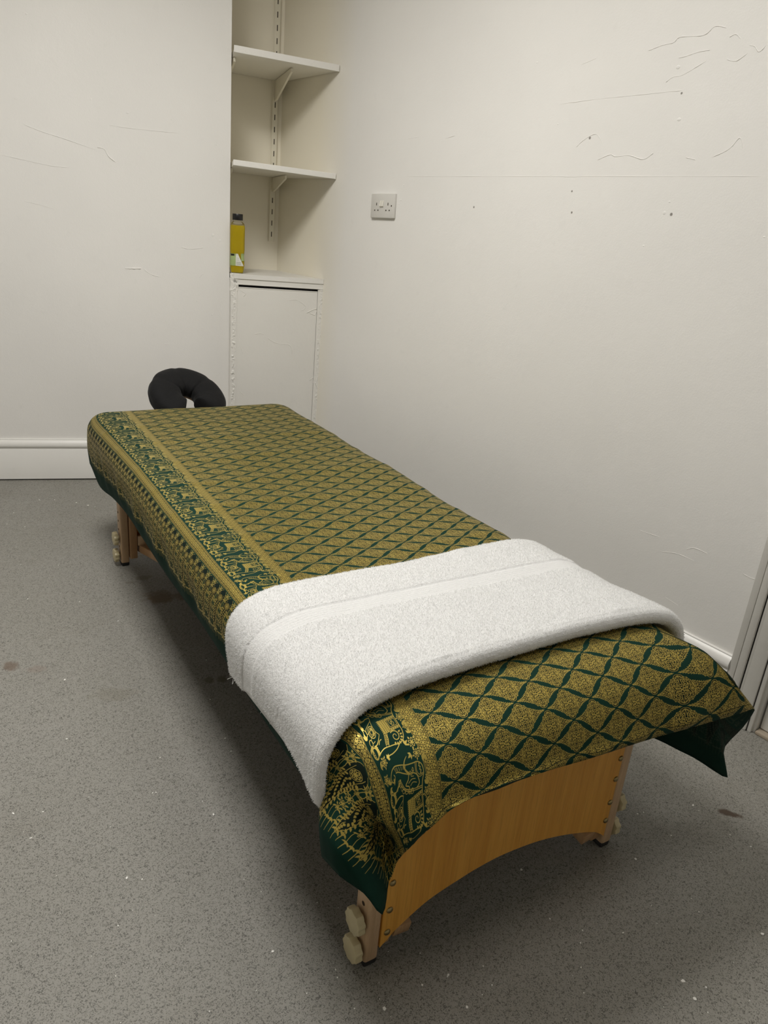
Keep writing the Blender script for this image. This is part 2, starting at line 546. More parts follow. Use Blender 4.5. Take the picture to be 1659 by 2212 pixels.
# lumpy filler where the frame meets the plaster
def bead(bm, s0, w, z0, z1, amp, seed):
    nz_, nw = int((z1 - z0) / .0022), 9
    g = []
    for a in range(nz_ + 1):
        z = z0 + (z1 - z0) * a / nz_
        row = []
        off = .006 * noise.noise(Vector((z * 22, seed, 0)))
        for b_ in range(nw + 1):
            t = b_ / nw
            h = noise.noise(Vector((z * 70, t * 3.0, seed))) * 1.0 + noise.noise(Vector((z * 170, t * 6, seed + 3))) * .6 + .15
            h = amp * max(0, h) * math.sin(PI * t) ** .7 - .0004
            p = front(s0 + off + w * (t - .5), -h, 0) - F0
            row.append(bm.verts.new((p.x, p.y, z)))
        g.append(row)
    for a in range(nz_):
        for b_ in range(nw):
            bm.faces.new((g[a][b_], g[a][b_ + 1], g[a + 1][b_ + 1], g[a + 1][b_]))
bead(bm, FW - .001, .020, .10, .885, .0055, 1.0)
bead(bm, FW - .001, .034, .855, .925, .0075, 5.0)
bead(bm, .006, .016, .10, .905, .0045, 9.0)
fix(bm)
obj('frame', bm, m_cup, cup, auto=50)
bm = bmesh.new()
fbox(bm, .0245, FW - .0135, .002, .02, .02, .8695, bev=.002)
fix(bm)
for seam, r in [([(548, 722), (560, 720), (572, 722)], .0018), ([(578, 730), (590, 738), (602, 742), (622, 744), (630, 752), (631, 765)], .0018), ([(620, 650), (640, 648), (660, 662), (650, 672)], .0016),
                ([(662, 676), (674, 670), (684, 668), (680, 680), (668, 676)], .0026), ([(518, 746), (525, 765)], .0012), ([(602, 832), (618, 842)], .0012), ([(515, 842), (528, 855)], .0016), ([(668, 822), (678, 815), (676, 828)], .0024),
                ([(520, 628), (530, 634), (526, 640)], .002)]:
    ridge(bm, [on_plane(*p, F0 + Nb * .002, Nb) - F0 for p in seam], r)
obj('door', bm, m_cup, cup, auto=50)
bm = bmesh.new()
fbox(bm, .012, FW - .01, .018, .024, .02, .886)  # black sheet behind the door: shade of the gap put in as colour
fix(bm)
obj('gap_shadow', bm, m_black, cup)['label'] = 'black sheet standing in for the shade inside the cupboard gap'
bpy.data.objects['gap_shadow'].name = 'gap_shade_sheet'

# shelf rails
m_shelf = paint('paint_shelf', (0.80, 0.775, 0.70), rough=.4, bscale=60, bstr=.15, blotch=.05)
m_rail = simple('rail_paint', (0.78, 0.74, 0.62), .4, 0, 80, .1)
m_slot = simple('rail_slot', (0.05, 0.04, 0.025), .8)
def back(s, dpt, z):                       # s from the inner corner to the left along the alcove back, dpt out of it
    p = ALC - D * s - Nb * dpt
    return Vector((p.x, p.y, z))
def bbox_(bm, s0, s1, d0, d1, z0, z1, mi=0, bev=0):
    vs_all = box(bm, (s0, d0, z0), (s1, d1, z1), mi, 0)
    M = Matrix(((-D.x, -Nb.x, 0, 0), (-D.y, -Nb.y, 0, 0), (0, 0, 1, 0), (0, 0, 0, 1)))
    for v in vs_all:
        v.co = M @ v.co
    if bev:
        bmesh.ops.bevel(bm, geom=list(set(e for v in vs_all for e in v.link_edges)), offset=bev, segments=2, profile=.5, affect='EDGES')
def make_rail(label, s):
    t = thing('shelf_rail', label, 'shelf rail', (ALC.x, ALC.y, 0), 0, 'slotted rails in the alcove')
    bm = bmesh.new()
    bbox_(bm, s, s + .023, 0, .012, 1.055, 2.35, 0, .0015)
    z = 1.085
    while z < 2.33:
        bbox_(bm, s + .0095, s + .0135, .0118, .0125, z - .011, z + .011, 1)
        z += .0488
    fix(bm)
    obj('rail', bm, [m_rail, m_slot], t)
    return t
RS = (.021, .247)
make_rail('cream slotted shelf rail by the inner corner of the alcove', RS[0])
make_rail('cream slotted shelf rail at the chimney breast side of the alcove', RS[1])

def bracket(parent, s, z, L, drop):
    bm = bmesh.new()
    prof = [(.0125, z - drop), (.0125, z), (L, z), (L, z - .016), (.055, z - drop * .98 + .0), (.03, z - drop)]
    prof = [(.0125, z - drop), (.0125, z - .001), (L, z - .001), (L, z - .014), (.045, z - drop)]
    A = []; B = []
    for a, zz in prof:
        p = back(s + .0075, a, zz) - ALC; p.z = zz
        q = back(s + .0155, a, zz) - ALC; q.z = zz
        A.append(bm.verts.new(p)); B.append(bm.verts.new(q))
    n = len(prof)
    bm.faces.new(A); bm.faces.new(B[::-1])
    for i in range(n):
        bm.faces.new((A[i], B[i], B[(i + 1) % n], A[(i + 1) % n]))
    fix(bm)
    return obj('bracket', bm, m_rail, parent)

def make_shelf(label, yR, zt, th, tilt, L, drop, left):
    t = thing('wall_shelf', label, 'shelf', (ALC.x, ALC.y, 0), 0, 'shelves in the alcove')
    R_ = Vector((XW - .002, yR, 0)); Lp = R_ - D * left
    pl = [R_, Lp, Vector((EDGE.x + .003, EDGE.y - .012, 0)), Vector((RB.x + .004, RB.y - .004, 0)), Vector((ALC.x - .004, ALC.y - .004, 0))]
    bm = bmesh.new()
    vs = prism(bm, [(p.x - ALC.x, p.y - ALC.y) for p in pl], 2, zt - th, zt)
    for v in vs:
        v.co.z += tilt * (-(v.co.x)) / .4
    fix(bm)
    obj('board', bm, m_shelf, t)
    bm = bmesh.new()
    # painted lipping along the front, chipped at the ends
    ns = 40
    for k in range(ns):
        s0, s1 = left * k / ns, left * (k + 1) / ns
        pass
    for (a, b2, z0, z1, dd) in ((-.0, left, zt - th - .0015, zt + .001, .004),):
        P = [R_ - D * a, R_ - D * b2]
        pts = []
        for p in P:
            for d_ in (-dd, .0005):
                q = p + Nb * d_ - ALC
                pts.append(q)
        order = [pts[0], pts[1], pts[3], pts[2]]
        vs = prism(bm, [(q.x, q.y) for q in order], 2, z0, z1)
        for v in vs:
            v.co.z += tilt * (-(v.co.x)) / .4
    fix(bm)
    bmesh.ops.bevel(bm, geom=bm.edges[:], offset=.0012, segments=2, profile=.5, affect='EDGES')
    obj('lipping', bm, m_cup, t)
    for s in RS:
        bracket(t, s, zt - th + tilt * (s / .4), L, drop)
    return t
make_shelf('upper painted shelf in the alcove, second bracket shelf above the bottle', 2.814, 1.738, .021, .009, .345, .080, .412)
make_shelf('lower painted shelf in the alcove, directly above the yellow bottle', 2.796, 1.346, .018, .009, .30, .060, .418)

# ------------------------------------------------------------------ bottle of oil
bt = thing('oil_bottle', 'clear bottle of yellow oil with black cap on the alcove ledge', 'bottle', (1.4935, 3.022, .9245), math.radians(-25))
def sq_ring(r, z, p, n=40):
    out = []
    for k in range(n):
        a = 2 * PI * k / n
        c, s = math.cos(a), math.sin(a)
        q = (abs(c) ** p + abs(s) ** p) ** (-1 / p)
        out.append((r * q * c, r * q * s, z))
    return out
def loft(bm, prof, p=5, n=40, mi=0, capb=True, capt=True):
    rings = [[bm.verts.new(q) for q in sq_ring(r, z, pp, n)] for (r, z, pp) in prof]
    for i in range(len(rings) - 1):
        for k in range(n):
            bm.faces.new((rings[i][k], rings[i][(k + 1) % n], rings[i + 1][(k + 1) % n], rings[i + 1][k])).material_index = mi
    if capb: bm.faces.new(rings[0][::-1]).material_index = mi
    if capt: bm.faces.new(rings[-1]).material_index = mi
BP = [(.0235, 0, 5), (.0255, .003, 5), (.0285, .016, 5), (.0300, .030, 5), (.0300, .052, 5), (.0282, .066, 5), (.0278, .072, 5), (.0292, .080, 5), (.0305, .095, 5),
      (.0305, .165, 5), (.0305, .178, 5), (.0296, .190, 4.2), (.0265, .198, 3.4), (.0215, .203, 2.6), (.0180, .205, 2), (.0175, .212, 2)]
m_clear, nt, b = new_mat('clear_plastic')
b.inputs['Base Color'].default_value = (.98, .97, .92, 1); b.inputs['Roughness'].default_value = .05
b.inputs['Transmission Weight'].default_value = 1.0; b.inputs['IOR'].default_value = 1.18
m_oil, nt, b = new_mat('yellow_oil')
n_ = noise_tex(nt, coords(nt), 18, 2)
nt.links.new(mixc(nt, n_, (0.62, 0.46, 0.014), (0.72, 0.55, 0.024)), b.inputs['Base Color'])
b.inputs['Roughness'].default_value = .12; b.inputs['Transmission Weight'].default_value = .25; b.inputs['IOR'].default_value = 1.2
bm = bmesh.new(); loft(bm, BP); obj('body', bm, m_clear, bt, auto=50)
bm = bmesh.new(); loft(bm, [(r - .0012, max(z, .002), p) for r, z, p in BP if z <= .191]); obj('oil', bm, m_oil, bt, auto=50)['label'] = 'yellow oil inside the bottle'
bm = bmesh.new()
loft(bm, [(.0208, .210, 2), (.0213, .211, 2), (.0213, .233, 2), (.0205, .2345, 2)], n=48)
obj('cap', bm, simple('black_plastic', (.006, .006, .006), .35), bt, auto=40)
# label on the near side: pale green half, white half, black patch, rows of grey text
m_lab_g = simple('label_green', (.33, .42, .16), .5); m_lab_w = simple('label_white', (.72, .72, .66), .5)
m_lab_k = simple('label_black', (.01, .01, .01), .5); m_lab_t = simple('label_text', (.30, .33, .25), .6)
bm = bmesh.new()
def lab_r(z): return float(np.interp(z, [q[1] for q in BP], [q[0] for q in BP]))
def lab_pt(a, z, off):
    c, s = math.cos(a), math.sin(a)
    r = lab_r(z) + off
    q = (abs(c) ** 5 + abs(s) ** 5) ** (-1 / 5)
    return (r * q * c, r * q * s, z)
def patch(bm, a0, a1, z0, z1, off, mi, slope=0.0):
    na, nz = 14, 8
    g = [[bm.verts.new(lab_pt(a0 + (a1 - slope * (j / nz) - a0) * i / na, z0 + (z1 - z0) * j / nz, off)) for i in range(na + 1)] for j in range(nz + 1)]
    for j in range(nz):
        for i in range(na):
            bm.faces.new((g[j][i], g[j][i + 1], g[j + 1][i + 1], g[j + 1][i])).material_index = mi
AB = math.radians(-105)
patch(bm, AB - .95, AB + .05, .030, .078, .0006, 0)
patch(bm, AB + .05, AB + 1.05, .030, .078, .0006, 1, .70)
patch(bm, AB + .75, AB + 1.25, .050, .080, .0004, 0)
patch(bm, AB - .62, AB - .15, .069, .0765, .0009, 2)
for k, z in enumerate((.0335, .037, .0405, .044, .053, .060)):
    patch(bm, AB + .12, AB + (.75 if k < 4 else .5), z, z + .0013, .0009, 3)
for z, a in ((.056, .62), (.052, .3), (.036, .2)):
    patch(bm, AB - .75, AB - .75 + a, z, z + .0014, .0009, 3)
fix(bm)
obj('label', bm, [m_lab_g, m_lab_w, m_lab_k, m_lab_t], bt)['label'] = 'green and white printed label'

# ------------------------------------------------------------------ double socket on the right wall
so = thing('wall_socket', 'white double power socket on the right wall beside the shelves', 'socket', (XW, 2.447, 1.234))
so.rotation_euler = (math.radians(-1.2), 0, 0)
m_pl = simple('socket_plastic', (.66, .645, .61), .3)
m_pl2 = simple('rocker_plastic', (.74, .72, .65), .3)
bm = bmesh.new()
box(bm, (-.011, -.074, -.0435), (0, .074, .0435), 0, .0025, 3)
bm.verts.ensure_lookup_table()
obj('plate', bm, m_pl, so, auto=40)
bm = bmesh.new()
for yy in (.036, -.036):
    def hole(y, z, w, h):
        box(bm, (-.0115, y - w / 2, z - h / 2), (-.0100, y + w / 2, z + h / 2), 0, 0)
    hole(yy, .006, .0042, .0095)
    hole(yy + .0105, -.016, .0062, .0045); hole(yy - .0105, -.016, .0062, .0045)
hole(-.058, .000, .005, .0055)
split_obj('pin_hole', bm, m_slot, so)
for yy in (.0085, -.0035):
    bm = bmesh.new()
    prism(bm, [(-.0105, -.004), (-.0165, -.002), (-.0125, .018), (-.0105, .019)], 1, yy - .0050, yy + .0050)
    fix(bm)
    bmesh.ops.bevel(bm, geom=bm.edges[:], offset=.0006, segments=2, profile=.5, affect='EDGES')
    obj('rocker_switch', bm, m_pl2, so)

# ------------------------------------------------------------------ massage table
T = 0.495
tb = thing('massage_table', 'wooden massage table with height-adjustable legs under a green and gold cloth', 'massage table', O, -ANG)
m_leg = wood('beech', (0.50, 0.335, 0.195), (0.60, 0.42, 0.255), (9, 9, .55), .4, 1, .25)
m_leg2 = wood('beech_inner', (0.40, 0.235, 0.115), (0.48, 0.295, 0.155), (9, 9, .55), .4, 1, .3)
m_panel = wood('veneer', (0.67, 0.305, 0.040), (0.77, 0.39, 0.066), (7.5, 7.5, .22), .38, 1, .4)
m_rubber = simple('black_rubber', (.012, .012, .012), .7)
m_knob = simple('cream_plastic', (.58, .50, .30), .35, 0, 90, .05, .04)
m_rivet = simple('antique_brass', (.33, .26, .13), .28, 1.0)
m_hole = simple('drill_hole', (.035, .018, .008), .9)
m_vinyl = simple('dark_vinyl', (.02, .03, .025), .5)
m_frame = wood('frame_beech', (0.46, 0.30, 0.17), (0.55, 0.38, 0.23), (9, .5, 9), .45)

bm = bmesh.new()
# padded top with rounded corners
def rrect(x0, x1, y0, y1, r, n=8):
    out = []
    for cx, cy, a0 in ((x1 - r, y1 - r, 0), (x0 + r, y1 - r, 90), (x0 + r, y0 + r, 180), (x1 - r, y0 + r, 270)):
        for k in range(n + 1):
            a = math.radians(a0 + 90 * k / n)
            out.append((cx + r * math.cos(a), cy + r * math.sin(a)))
    return out
def edge_skew(u, v):
    return u + .022 * (v - .4)
def lofted(bm, rings):
    R_ = [[bm.verts.new(p) for p in ring] for ring in rings]
    n = len(R_[0])
    for i in range(len(R_) - 1):
        for k in range(n):
            bm.faces.new((R_[i][k], R_[i][(k + 1) % n], R_[i + 1][(k + 1) % n], R_[i + 1][k]))
    bm.faces.new(R_[0][::-1]); bm.faces.new(R_[-1])
rings = []
for ins, z in ((.008, T - .115), (.002, T - .11), (0, T - .080), (.012, T - .058), (.035, T - .038), (.07, T - .025), (.11, T - .016)):
    rings.append([(edge_skew(x, y), y, z) for x, y in rrect(-.050 + ins, .655 - ins, -.060 + ins, 1.885 - ins, .055)])
lofted(bm, rings)
obj('padded_top', bm, m_vinyl, tb, smooth=True)
bm = bmesh.new()
for a, b_ in (((-.022, .012, T - .158), (.002, 1.688, T - .112)), ((.592, .012, T - .158), (.616, 1.688, T - .112)), ((.002, .012, T - .158), (.592, .034, T - .112)), ((.002, 1.666, T - .158), (.592, 1.688, T - .112)), ((.002, .84, T - .158), (.592, .88, T - .112))):
    box(bm, a, b_, 0, .003)
obj('frame', bm, m_frame, tb, auto=40)

def make_leg(side, end):
    """side -1 left / +1 right, end -1 near / +1 far; the leg stands outwards from its corner"""
    u0 = 0.0 if side < 0 else .593
    s = 1 if side < 0 else -1              # inwards
    v0 = 0.0 if end < 0 else 1.70
    e = 1 if end < 0 else -1
    bm = bmesh.new()
    def bx(a0, a1, b0, b1, z0, z1, bev=.004):
        lo = (min(u0 + s * a0, u0 + s * a1), min(v0 + e * b0, v0 + e * b1), z0)
        hi = (max(u0 + s * a0, u0 + s * a1), max(v0 + e * b0, v0 + e * b1), z1)
        return box(bm, lo, hi, 0, bev, 3)
    bx(0, .0275, 0, .042, .010, .36, .006)
    leg = obj('leg', bm, [m_leg], tb, auto=40)
    bm = bmesh.new()
    lo = (min(u0 + s * .029, u0 + s * .054), min(v0 + e * .009, v0 + e * .045), .024); hi = (max(u0 + s * .029, u0 + s * .054), max(v0 + e * .009, v0 + e * .045), T - .12)
    box(bm, lo, hi, 0, .003)
    obj('inner_leg', bm, m_leg2, leg, auto=40)
    bm = bmesh.new()
    lo = (min(u0 + s * .001, u0 + s * .0265), min(v0 + e * .001, v0 + e * .041), 0.0); hi = (max(u0 + s * .001, u0 + s * .0265), max(v0 + e * .001, v0 + e * .041), .013)
    box(bm, lo, hi, 0, .004)
    obj('rubber_foot', bm, m_rubber, leg, auto=40)
    for z in (.036, .098):
        bm = bmesh.new()
        r = []
        n = 48
        for (dx, k) in ((.005, .84), (.006, .97), (.008, 1.0), (.0175, 1.0), (.0190, .97), (.0196, .90)):
            ring = []
            for q in range(n):
                a = 2 * PI * q / n
                rad = .0225 * k * (1 + .065 * math.cos(9 * a))
                ring.append(bm.verts.new((u0 - s * dx, v0 + e * .019 + rad * math.cos(a), z + rad * math.sin(a))))
            r.append(ring)
        for i in range(len(r) - 1):
            for q in range(n):
                bm.faces.new((r[i][q], r[i][(q + 1) % n], r[i + 1][(q + 1) % n], r[i + 1][q]))
        bm.faces.new(r[0][::-1]); bm.faces.new(r[-1])
        tube(bm, [(u0 + s * .002, v0 + e * .019, z), (u0 - s * .005, v0 + e * .019, z)], .008, 14)
        fix(bm)
        obj('knob', bm, m_knob, leg, auto=35)
    bm = bmesh.new()
    for z in (.067, .130, .161, .192):
        tube(bm, [(u0 + s * .001, v0 + e * .019, z), (u0 - s * .0004, v0 + e * .019, z)], .0042, 14)
    split_obj('bolt_hole', bm, m_hole, leg)
    return leg
for side in (-1, 1):
    for end in (-1, 1):
        make_leg(side, end)

def make_panel(v0, e):
    bm = bmesh.new()
    x0, x1 = .0285, .5645
    pts = [(x0, .245 if e > 0 else .30), (x1, .255 if e > 0 else .30)]
    bot = [(x1, .036), (.552, .047), (.525, .064), (.46, .088), (.39, .107), (.33, .116), (.274, .119), (.23, .116), (.192, .110), (.12, .093), (.062, .062), (.045, .048), (x0, .034)]
    bot = [tuple(p) for p in catmull(bot, 5)]
    top = [(x0, T - .12), (x1, T - .12)]
    prism(bm, top + bot, 1, v0, v0 + e * .008)
    fix(bm)
    p = obj('end_panel', bm, m_panel, tb)
    for u, zs in ((.040, (.064, .114, .173, .232)), (.558, (.080, .126, .184, .234))):
        for z in zs:
            bm = bmesh.new()
            M = Matrix.Translation((u, v0, z)) @ Matrix.Diagonal((.0062, .0042, .0062, 1))
            bmesh.ops.create_uvsphere(bm, u_segments=16, v_segments=10, radius=1, matrix=M)
            obj('rivet', bm, m_rivet, p, smooth=True)
    return p
make_panel(0.0, 1)
make_panel(1.70, -1)
# short folding braces pivoted low on the inside of each leg
for side in (-1, 1):
    for end in (-1, 1):
        u0 = .060 if side < 0 else .533
        sg = 1 if side < 0 else -1
        v0 = .020 if end < 0 else 1.68
        e = 1 if end < 0 else -1
        bm = bmesh.new()
        vs = box(bm, (-.002, -.012, -.013), (.030, .30, .013), 0, 0)
        bmesh.ops.bevel(bm, geom=bm.edges[:], offset=.002, segments=2, profile=.5, affect='EDGES')
        M = Matrix.Translation((u0, v0 - e * .006, .052)) @ Matrix.Diagonal((sg, e, 1, 1)) @ Matrix.Rotation(math.radians(12), 4, 'X') @ Matrix.Rotation(math.radians(-4), 4, 'Z')
        for v in bm.verts: v.co = M @ v.co
        fix(bm)
        obj('brace', bm, m_leg2, tb, auto=40)

bm = bmesh.new()
box(bm, (.056, 1.655, .070), (.537, 1.672, .105), 0, .002)
obj('cross_bar', bm, m_leg, tb, auto=40)

# ------------------------------------------------------------------ printed cloth: pattern drawn into two small repeating tiles
class Canvas:
    def __init__(s, w_m, h_m, px, perx=True, pery=False):
        s.W, s.Hh = int(round(w_m * px)), int(round(h_m * px))
        s.w, s.h, s.px = w_m, h_m, px
        s.a = np.zeros((s.Hh, s.W), np.float32)
        s.perx, s.pery = perx, pery
    def _blit(s, x0, y0, block, mode):
        hh, ww = block.shape
        ys = np.arange(y0, y0 + hh); xs = np.arange(x0, x0 + ww)
        if s.pery: ys = ys % s.Hh; oky = np.ones(hh, bool)
        else: oky = (ys >= 0) & (ys < s.Hh)
        if s.perx: xs = xs % s.W; okx = np.ones(ww, bool)
        else: okx = (xs >= 0) & (xs < s.W)
        ys = ys[oky]; xs = xs[okx]; bl = block[np.ix_(oky, okx)]
        if not len(ys) or not len(xs): return
        ix = np.ix_(ys, xs)
        if mode == 'add': s.a[ix] = np.maximum(s.a[ix], bl)
        else: s.a[ix] = s.a[ix] * (1 - bl)
    def _grid(s, x0, x1, y0, y1):
        i0, i1 = int(math.floor(x0 * s.px)) - 1, int(math.ceil(x1 * s.px)) + 1
        j0, j1 = int(math.floor(y0 * s.px)) - 1, int(math.ceil(y1 * s.px)) + 1
        X, Y = np.meshgrid((np.arange(i0, i1) + .5) / s.px, (np.arange(j0, j1) + .5) / s.px)
        return i0, j0, X, Y
    def seg(s, p, q, w, mode='add', w2=None):
        w2 = w if w2 is None else w2
        m = max(w, w2) / 2 + 1.5 / s.px
        i0, j0, X, Y = s._grid(min(p[0], q[0]) - m, max(p[0], q[0]) + m, min(p[1], q[1]) - m, max(p[1], q[1]) + m)
        dx, dy = q[0] - p[0], q[1] - p[1]
        L2 = dx * dx + dy * dy + 1e-12
        t = np.clip(((X - p[0]) * dx + (Y - p[1]) * dy) / L2, 0, 1)
        d = np.hypot(X - p[0] - t * dx, Y - p[1] - t * dy) - (w + (w2 - w) * t) / 2
        s._blit(i0, j0, np.clip(.5 - d * s.px, 0, 1).astype(np.float32), mode)
    def line(s, pts, w, mode='add', smooth=0, w2=None):
        if smooth: pts = catmull(pts, smooth)
        n = len(pts) - 1
        for k in range(n):
            a = w if w2 is None else w + (w2 - w) * k / n
            b_ = w if w2 is None else w + (w2 - w) * (k + 1) / n
            s.seg(pts[k], pts[k + 1], a, mode, b_)
    def ell(s, c, rx, ry, rot=0, mode='add', ring=None):
        m = max(rx, ry) + 2 / s.px + (ring or 0)
        i0, j0, X, Y = s._grid(c[0] - m, c[0] + m, c[1] - m, c[1] + m)
        x, y = X - c[0], Y - c[1]
        ca, sa = math.cos(rot), math.sin(rot)
        xr, yr = x * ca + y * sa, -x * sa + y * ca
        k = np.hypot(xr / rx, yr / ry)
        d = (k - 1) * min(rx, ry)
        if ring: d = np.abs(d) - ring / 2
        s._blit(i0, j0, np.clip(.5 - d * s.px, 0, 1).astype(np.float32), mode)
    def fill(s, pts, mode='add', smooth=0):
        if smooth: pts = catmull(list(pts) + [pts[0]], smooth)
        P = np.array(pts, float)
        i0, j0, X, Y = s._grid(P[:, 0].min(), P[:, 0].max(), P[:, 1].min(), P[:, 1].max())
        ins = np.zeros(X.shape, bool)
        n = len(P)
        for k in range(n):
            xa, ya = P[k]; xb, yb = P[(k + 1) % n]
            if abs(yb - ya) < 1e-12: continue
            cond = ((ya > Y) != (yb > Y)) & (X < (xb - xa) * (Y - ya) / (yb - ya) + xa)
            ins ^= cond
        s._blit(i0, j0, ins.astype(np.float32), mode)
    def leaf(s, p, ang, L, w, mode='add'):
        c, sn = math.cos(ang), math.sin(ang)
        pts = [(p[0] + c * a * L - sn * b_ * w, p[1] + sn * a * L + c * b_ * w) for a, b_ in
               ((0, 0), (.25, .42), (.55, .42), (1, 0), (.55, -.42), (.25, -.42))]
        s.fill(pts, mode)
    def flower(s, c, r, n=6, w=.0006, rot=0.0, sol=False):
        for k in range(n):
            a = rot + 2 * PI * k / n
            s.ell((c[0] + r * .62 * math.cos(a), c[1] + r * .62 * math.sin(a)), r * .40, r * .24, a, ring=None if sol else w)
        s.ell(c, r * .2, r * .2)
    def spiral(s, c, r, a0, turns, w, sgn=1, w2=None):
        n = 26
        pts = [(c[0] + r * (1 - .82 * k / n) * math.cos(a0 + sgn * turns * 2 * PI * k / n), c[1] + r * (1 - .82 * k / n) * math.sin(a0 + sgn * turns * 2 * PI * k / n)) for k in range(n + 1)]
        s.line(pts, w, w2=w2)

mm = .001
PU, PV = .096, .0542
def medallion_tile():
    cv = Canvas(PU, PV, 5600, True, True)
    dk = Canvas(PU, PV, 5600, True, True)
    outline = [(0, 24.3), (3, 24.0), (5.8, 22.0), (8.2, 18.6), (10.6, 18.3), (12.5, 16.7), (13.2, 13.9), (16.0, 11.7), (19.0, 10.2), (22.0, 8.2), (25.0, 6.3), (29, 4.2), (33.5, 2.3), (39, .9), (44.5, 0)]
    CS = ((0, 0), (PU / 2, PV / 2)); QS = ((1, 1), (-1, 1), (-1, -1), (1, -1))
    def each():
        for c in CS:
            for q in QS: yield c, q
    def mk(c, q):
        T_ = lambda p: (c[0] + q[0] * p[0] * mm, c[1] + q[1] * p[1] * mm)
        def A_(a):
            a = math.radians(a)
            if q[0] < 0: a = PI - a
            return -a if q[1] < 0 else a
        return T_, (lambda P: [T_(p) for p in P]), A_
    o = catmull(outline, 4)
    for c, q in each():
        T_, TL, A_ = mk(c, q)
        dk.fill([T_((-.3, -.3))] + TL(o) + [T_((45, -.3))])
        for sp in ((6.0, 9.6, 4.4, 3.9, 1.15, 1), (13.4, 7.8, 3.0, 0.5, 1.2, -1), (18.8, 5.0, 2.4, 1.0, 1.1, 1), (4.2, 16.2, 2.4, 2.0, 1.0, -1), (10.2, 12.8, 1.7, 0, 1, 1)):
            x, y, r, a0, tr, sg = sp
            n = 22
            pts = [(x + r * (1 - .8 * k / n) * math.cos(a0 + sg * tr * 2 * PI * k / n), y + r * (1 - .8 * k / n) * math.sin(a0 + sg * tr * 2 * PI * k / n)) for k in range(n + 1)]
            cv.line(TL(pts), 1.25 * mm, w2=.5 * mm)
        cv.line(TL(catmull([(0.9, 0.8), (2.3, 4.0), (2.4, 8.0), (1.4, 12.5), (.9, 18)], 6)), 1.15 * mm, w2=.6 * mm)
        cv.line(TL(catmull([(1.2, .8), (5, 3.2), (9, 4.4), (10.2, 7.4), (9.4, 10.4)], 6)), 1.35 * mm, w2=.6 * mm)
        for x, y, a, L, w in ((6, 2.0, 15, 3.6, 2.2), (9.0, 6.6, 70, 3.8, 2.5), (12.2, 5.2, 60, 3.0, 2.1), (16.4, 7.4, -60, 3.0, 2.2), (2.4, 19.2, 80, 3, 2), (15.8, 4.0, 40, 3.0, 1.9), (21.6, 3.6, 60, 2.6, 1.9), (7.4, 14.0, 120, 3.2, 2.2), (11.6, 10.4, 20, 3, 2)):
            cv.leaf(T_((x, y)), A_(a), L * mm, w * mm)
        for a, b_ in (((22, 0), (44, 0)), ((23, 3.4), (34, 0)), ((24, 6.0), (38, 0)), ((23, 0), (30, 4.4)), ((28.5, 0), (35, 2.4)), ((24, 4.6), (28, 5.6))):
            cv.seg(T_(a), T_(b_), .6 * mm)
    for c in CS:
        for sx_ in (1, -1):
            cc = (c[0] + sx_ * 14.2 * mm, c[1])
            cv.ell(cc, 4.6 * mm, 4.2 * mm, mode='cut')
            cv.flower(cc, 4.6 * mm, 6, .8 * mm)
        cv.ell(c, 1.5 * mm, 1.1 * mm)
        for sy_ in (1, -1):
            cv.ell((c[0], c[1] + sy_ * 21.6 * mm), 2.0 * mm, 1.2 * mm)
    R3 = random.Random(2)
    x = .9
    while x < 30:
        y = .9
        lim = float(np.interp(x, [p[0] for p in outline], [p[1] for p in outline])) - 1.0
        while y < lim:
            a_, b_ = x + R3.uniform(-.3, .3), y + R3.uniform(-.3, .3)
            ii, jj = int(a_ * mm * cv.px), int(b_ * mm * cv.px)
            k = int(.75 * mm * cv.px)
            if cv.a[max(jj - k, 0):jj + k, max(ii - k, 0):ii + k].max(initial=0) < .35:
                ang, L = R3.uniform(20, 120), R3.uniform(1.9, 2.8)
                for c, q in each():
                    T_, TL, A_ = mk(c, q)
                    cv.leaf(T_((a_ - .5, b_ - .7)), A_(ang), L * mm, L * .62 * mm)
            y += .62
        x += .62
    cv.a *= dk.a
    ox = [p[0] for p in outline]; oy = [p[1] for p in outline]
    for c, q in each():
        T_, TL, A_ = mk(c, q)
        cv.line(TL(o), .62 * mm)
        for (x, y, a) in [(7.4, 19.4, 25), (11.6, 17.8, 40), (13.4, 15.0, 20), (15.4, 12.8, 50), (17.8, 11.6, 30), (20.2, 10.0, 45), (22.8, 8.4, 30), (25.4, 7.0, 40)]:
            cv.leaf(T_((x - 1.2, y - .8)), A_(a), 2.6 * mm, 1.5 * mm)
        for k in range(5):
            x = 26.5 + 3.4 * k
            y = float(np.interp(x, ox, oy))
            cv.seg(T_((x, y)), T_((x + 2.2, y + .7)), .5 * mm)
    return cv, dk

